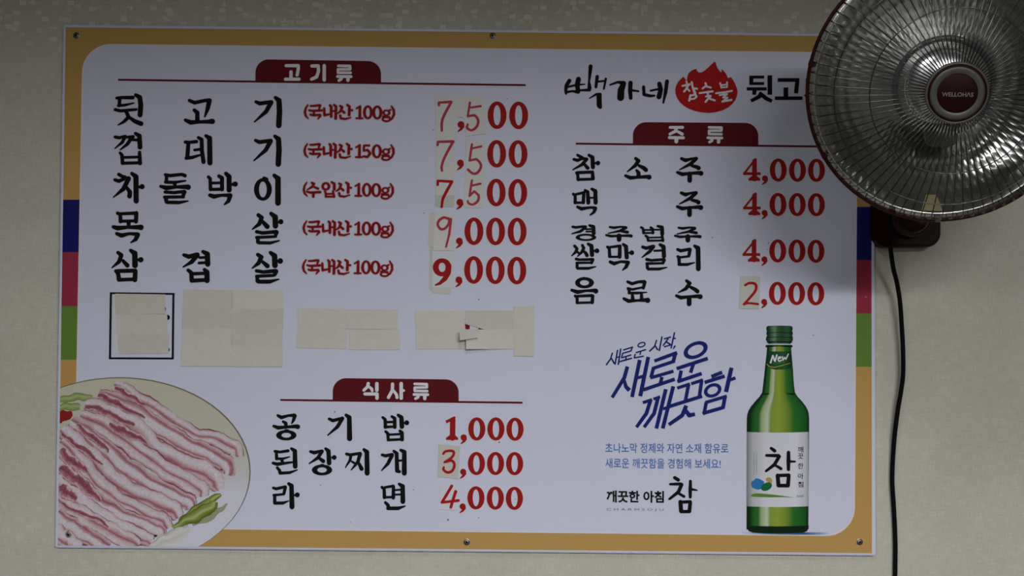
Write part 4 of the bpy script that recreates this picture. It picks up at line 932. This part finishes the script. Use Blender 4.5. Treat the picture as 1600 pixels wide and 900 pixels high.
for k in range(NW):
    a_ = 2*math.pi*(k+0.3)/NW
    put('guard_wire', tube([H(r*math.cos(a_), r*math.sin(a_), z) for r, z in GP], WR, 5), M_wire, guard, smooth=True)
# hub cap
hub = lathe('hub_cap', [(0.0, 0.062), (0.030, 0.062), (0.0355, 0.064), (0.0372, 0.068), (0.0372, 0.0705), (0.0362, 0.0720), (0.0345, 0.0722), (0.0342, 0.0712)], M_silver, heater, 96)
lathe('hub_ring', [(0.0343, 0.0700), (0.0343, 0.0716), (0.0322, 0.0722), (0.0316, 0.0718)], M_hred, hub, 96)['label'] = 'dark red ring'
lathe('hub_band', [(0.0317, 0.0708), (0.0317, 0.0722), (0.0300, 0.0727), (0.0245, 0.0727), (0.0236, 0.0722)], M_silver, hub, 96)['label'] = 'silver band'
lathe('hub_disc', [(0.0237, 0.0712), (0.0237, 0.0720), (0.0225, 0.0725), (0.0, 0.0728)], M_hred, hub, 96)['label'] = 'dark red disc'
def hub_text(text, material):
    c = bpy.data.curves.new('type', 'FONT'); c.body = text; c.offset = 0.02; c.resolution_u = 3
    o = bpy.data.objects.new('type', c); COL.objects.link(o); bpy.context.view_layer.update()
    me = bpy.data.meshes.new_from_object(o.evaluated_get(bpy.context.evaluated_depsgraph_get())); bpy.data.objects.remove(o)
    bm = bmesh.new(); bm.from_mesh(me); bpy.data.meshes.remove(me)
    xs = [v.co.x for v in bm.verts]; ys = [v.co.y for v in bm.verts]
    # reading direction on the cap follows the camera's right-hand side
    ca = math.atan2(right.dot(HV), right.dot(HU)); ex = Vector((math.cos(ca), math.sin(ca))); ey = Vector((-ex.y, ex.x))
    if (HM @ Vector((ey.x, ey.y, 0))).dot(up) < 0: ey = -ey
    wd = 0.0365; hgt = 0.0054
    for v in bm.verts:
        X = (v.co.x-min(xs))/(max(xs)-min(xs))-0.5; Y = (v.co.y-min(ys))/(max(ys)-min(ys))-0.5
        q = ex*(X*wd+0.0002)+ey*(Y*hgt-0.0012)
        v.co = H(q.x, q.y, 0.0731)
    put('hub_lettering', bm, material, hub)['label'] = 'silver lettering'
hub_text('WELLOHΛS', M_letter)
# heating element: polished drum, quartz ring, holder
lathe('element_drum', [(0.030, -0.074), (0.034, -0.060), (0.046, -0.020), (0.0485, -0.014), (0.0482, -0.011), (0.046, -0.0070), (0.042, -0.0035), (0.036, -0.0005), (0.028, 0.002), (0.015, 0.004), (0.0, 0.0045)], M_chrome, heater, 96)['label'] = 'polished domed drum behind the hub'
el = [H(0.060*math.cos(t), 0.060*math.sin(t), -0.012) for t in np.linspace(ang_of(1478, 330)-0.15+0.4, ang_of(1478, 330)-0.15+2*math.pi-0.4, 90)]
put('heating_element', tube(el, 0.0036, 10), M_tube, heater, smooth=True)['label'] = 'dark ring-shaped quartz heating tube'
def holder():
    a_ = ang_of(1474, 340); c, s = math.cos(a_), math.sin(a_); bm = bmesh.new(); F = []; Bq = []
    for r, w in ((0.036, 0.022), (0.055, 0.021), (0.070, 0.019), (0.0755, 0.0165), (0.078, 0.011)):
        z = -0.018
        F.append([bm.verts.new(H(r*c-t*s, r*s+t*c, z)) for t in (-w, w)]); Bq.append([bm.verts.new(H(r*c-t*s, r*s+t*c, z-0.018)) for t in (-w, w)])
    for i in range(4):
        bm.faces.new([F[i][0], F[i][1], F[i+1][1], F[i+1][0]]); bm.faces.new([Bq[i][0], Bq[i+1][0], Bq[i+1][1], Bq[i][1]])
        for e in (0, 1): bm.faces.new([F[i][e], F[i+1][e], Bq[i+1][e], Bq[i][e]])
    for i in (0, 4): bm.faces.new([F[i][0], F[i][1], Bq[i][1], Bq[i][0]])
    bmesh.ops.recalc_face_normals(bm, faces=bm.faces); bmesh.ops.bevel(bm, geom=bm.edges[:], offset=0.0012, segments=2, affect='EDGES')
    put('element_holder', bm, M_silver, heater)['label'] = 'silver holder below the drum'
holder()
# yellow sticker at the foot of the bowl
def sticker():
    a0 = ang_of(1457, 330); bm = bmesh.new(); g = []
    for j in range(7):
        r = 0.140+0.0185*j/6
        g.append([bm.verts.new(H(r*math.cos(a0+da), r*math.sin(a0+da), bowl_z(r)+0.0009)) for da in np.linspace(-0.085*(0.55+0.45*j/6), 0.085*(0.55+0.45*j/6), 9)])
    for j in range(6):
        for i in range(8): bm.faces.new([g[j][i], g[j][i+1], g[j+1][i+1], g[j+1][i]])
    put('caution_sticker', bm, M_stick, heater, smooth=True)['label'] = 'yellow sticker in the bowl'
sticker()
# wall bracket: plate, arm, swivel, back cover
def rounded_plate(pts_q, r, y0, y1, material, name, bev=0.004):
    loop = round_loop(pts_q, r, 8); bm = bmesh.new()
    f = [bm.verts.new(at(x, y, y0)) for x, y in loop]; fr = bm.faces.new(f)
    ex = bmesh.ops.extrude_face_region(bm, geom=[fr]); vv = [v for v in ex['geom'] if isinstance(v, bmesh.types.BMVert)]
    for v in vv: v.co.y = y1
    bmesh.ops.recalc_face_normals(bm, faces=bm.faces)
    ed = [e for e in bm.edges if all(abs(v.co.y-y0) < 1e-6 for v in e.verts)]
    bmesh.ops.bevel(bm, geom=ed, offset=bev, segments=3, affect='EDGES')
    return put(name, bm, material, heater, smooth=False)
rounded_plate([(1366.5, 236), (1471, 236), (1471, 386), (1366.5, 386)], 22, -0.022, WALL_Y, M_dred, 'wall_plate')['label'] = 'dark red wall bracket plate'
sw = at(1420, 340, -0.022)
def SWT(x, y, z): return Vector((sw.x+x, sw.y-z, sw.z+y))
lathe('swivel_knob', [(0.0, 0.0), (0.0272, 0.0), (0.0290, 0.004), (0.0290, 0.016), (0.0275, 0.019), (0.021, 0.020), (0.020, 0.017), (0.0, 0.017)], M_lens, heater, 64, tr=SWT)['label'] = 'round swivel joint on the bracket'
A0 = Vector((sw.x, sw.y-0.012, sw.z+0.030)); A1 = H(0, 0, -0.086)
arm = [A0.lerp(A1, t) + Vector((0, 0, 0.02*math.sin(math.pi*t))) for t in np.linspace(0, 1, 14)]
put('bracket_arm', tube(arm, 0.016, 14), M_dred, heater, smooth=True)
lathe('back_cover', [(0.0, -0.118), (0.030, -0.117), (0.045, -0.108), (0.056, -0.095), (0.060, -0.082), (0.060, -0.073)], M_dred, heater, 64)
# power cord down the wall
pp = [(1396, 318, -0.060), (1390, 338, -0.062), (1390, 362, -0.052), (1392, 392, -0.040), (1396, 420, -0.030), (1401, 440, -0.024), (1406, 470, -0.018), (1409, 510, -0.013), (1411, 550, -0.010), (1411, 585, -0.008), (1408, 610, -0.007), (1403, 640, -0.005), (1398.5, 675, -0.002), (1395.5, 710, 0.002), (1394, 750, 0.0035), (1396, 785, 0.004), (1398, 820, 0.004), (1399, 860, 0.004), (1398, 930, 0.004), (1397, 1000, 0.004)]
V_ = [at(*q) for q in pp]; sm = []
for i in range(len(V_)-1):
    p0, p1, p2, p3 = V_[max(i-1, 0)], V_[i], V_[i+1], V_[min(i+2, len(V_)-1)]
    for k in range(5):
        t = k/5; sm.append(0.5*((2*p1)+(p2-p0)*t+(2*p0-5*p1+4*p2-p3)*t*t+(3*p1-p0-3*p2+p3)*t*t*t))
sm.append(V_[-1])
put('power_cord', tube(sm, 0.0033, 10), M_cord, heater, smooth=True)['label'] = 'black power cord hanging down the wall'
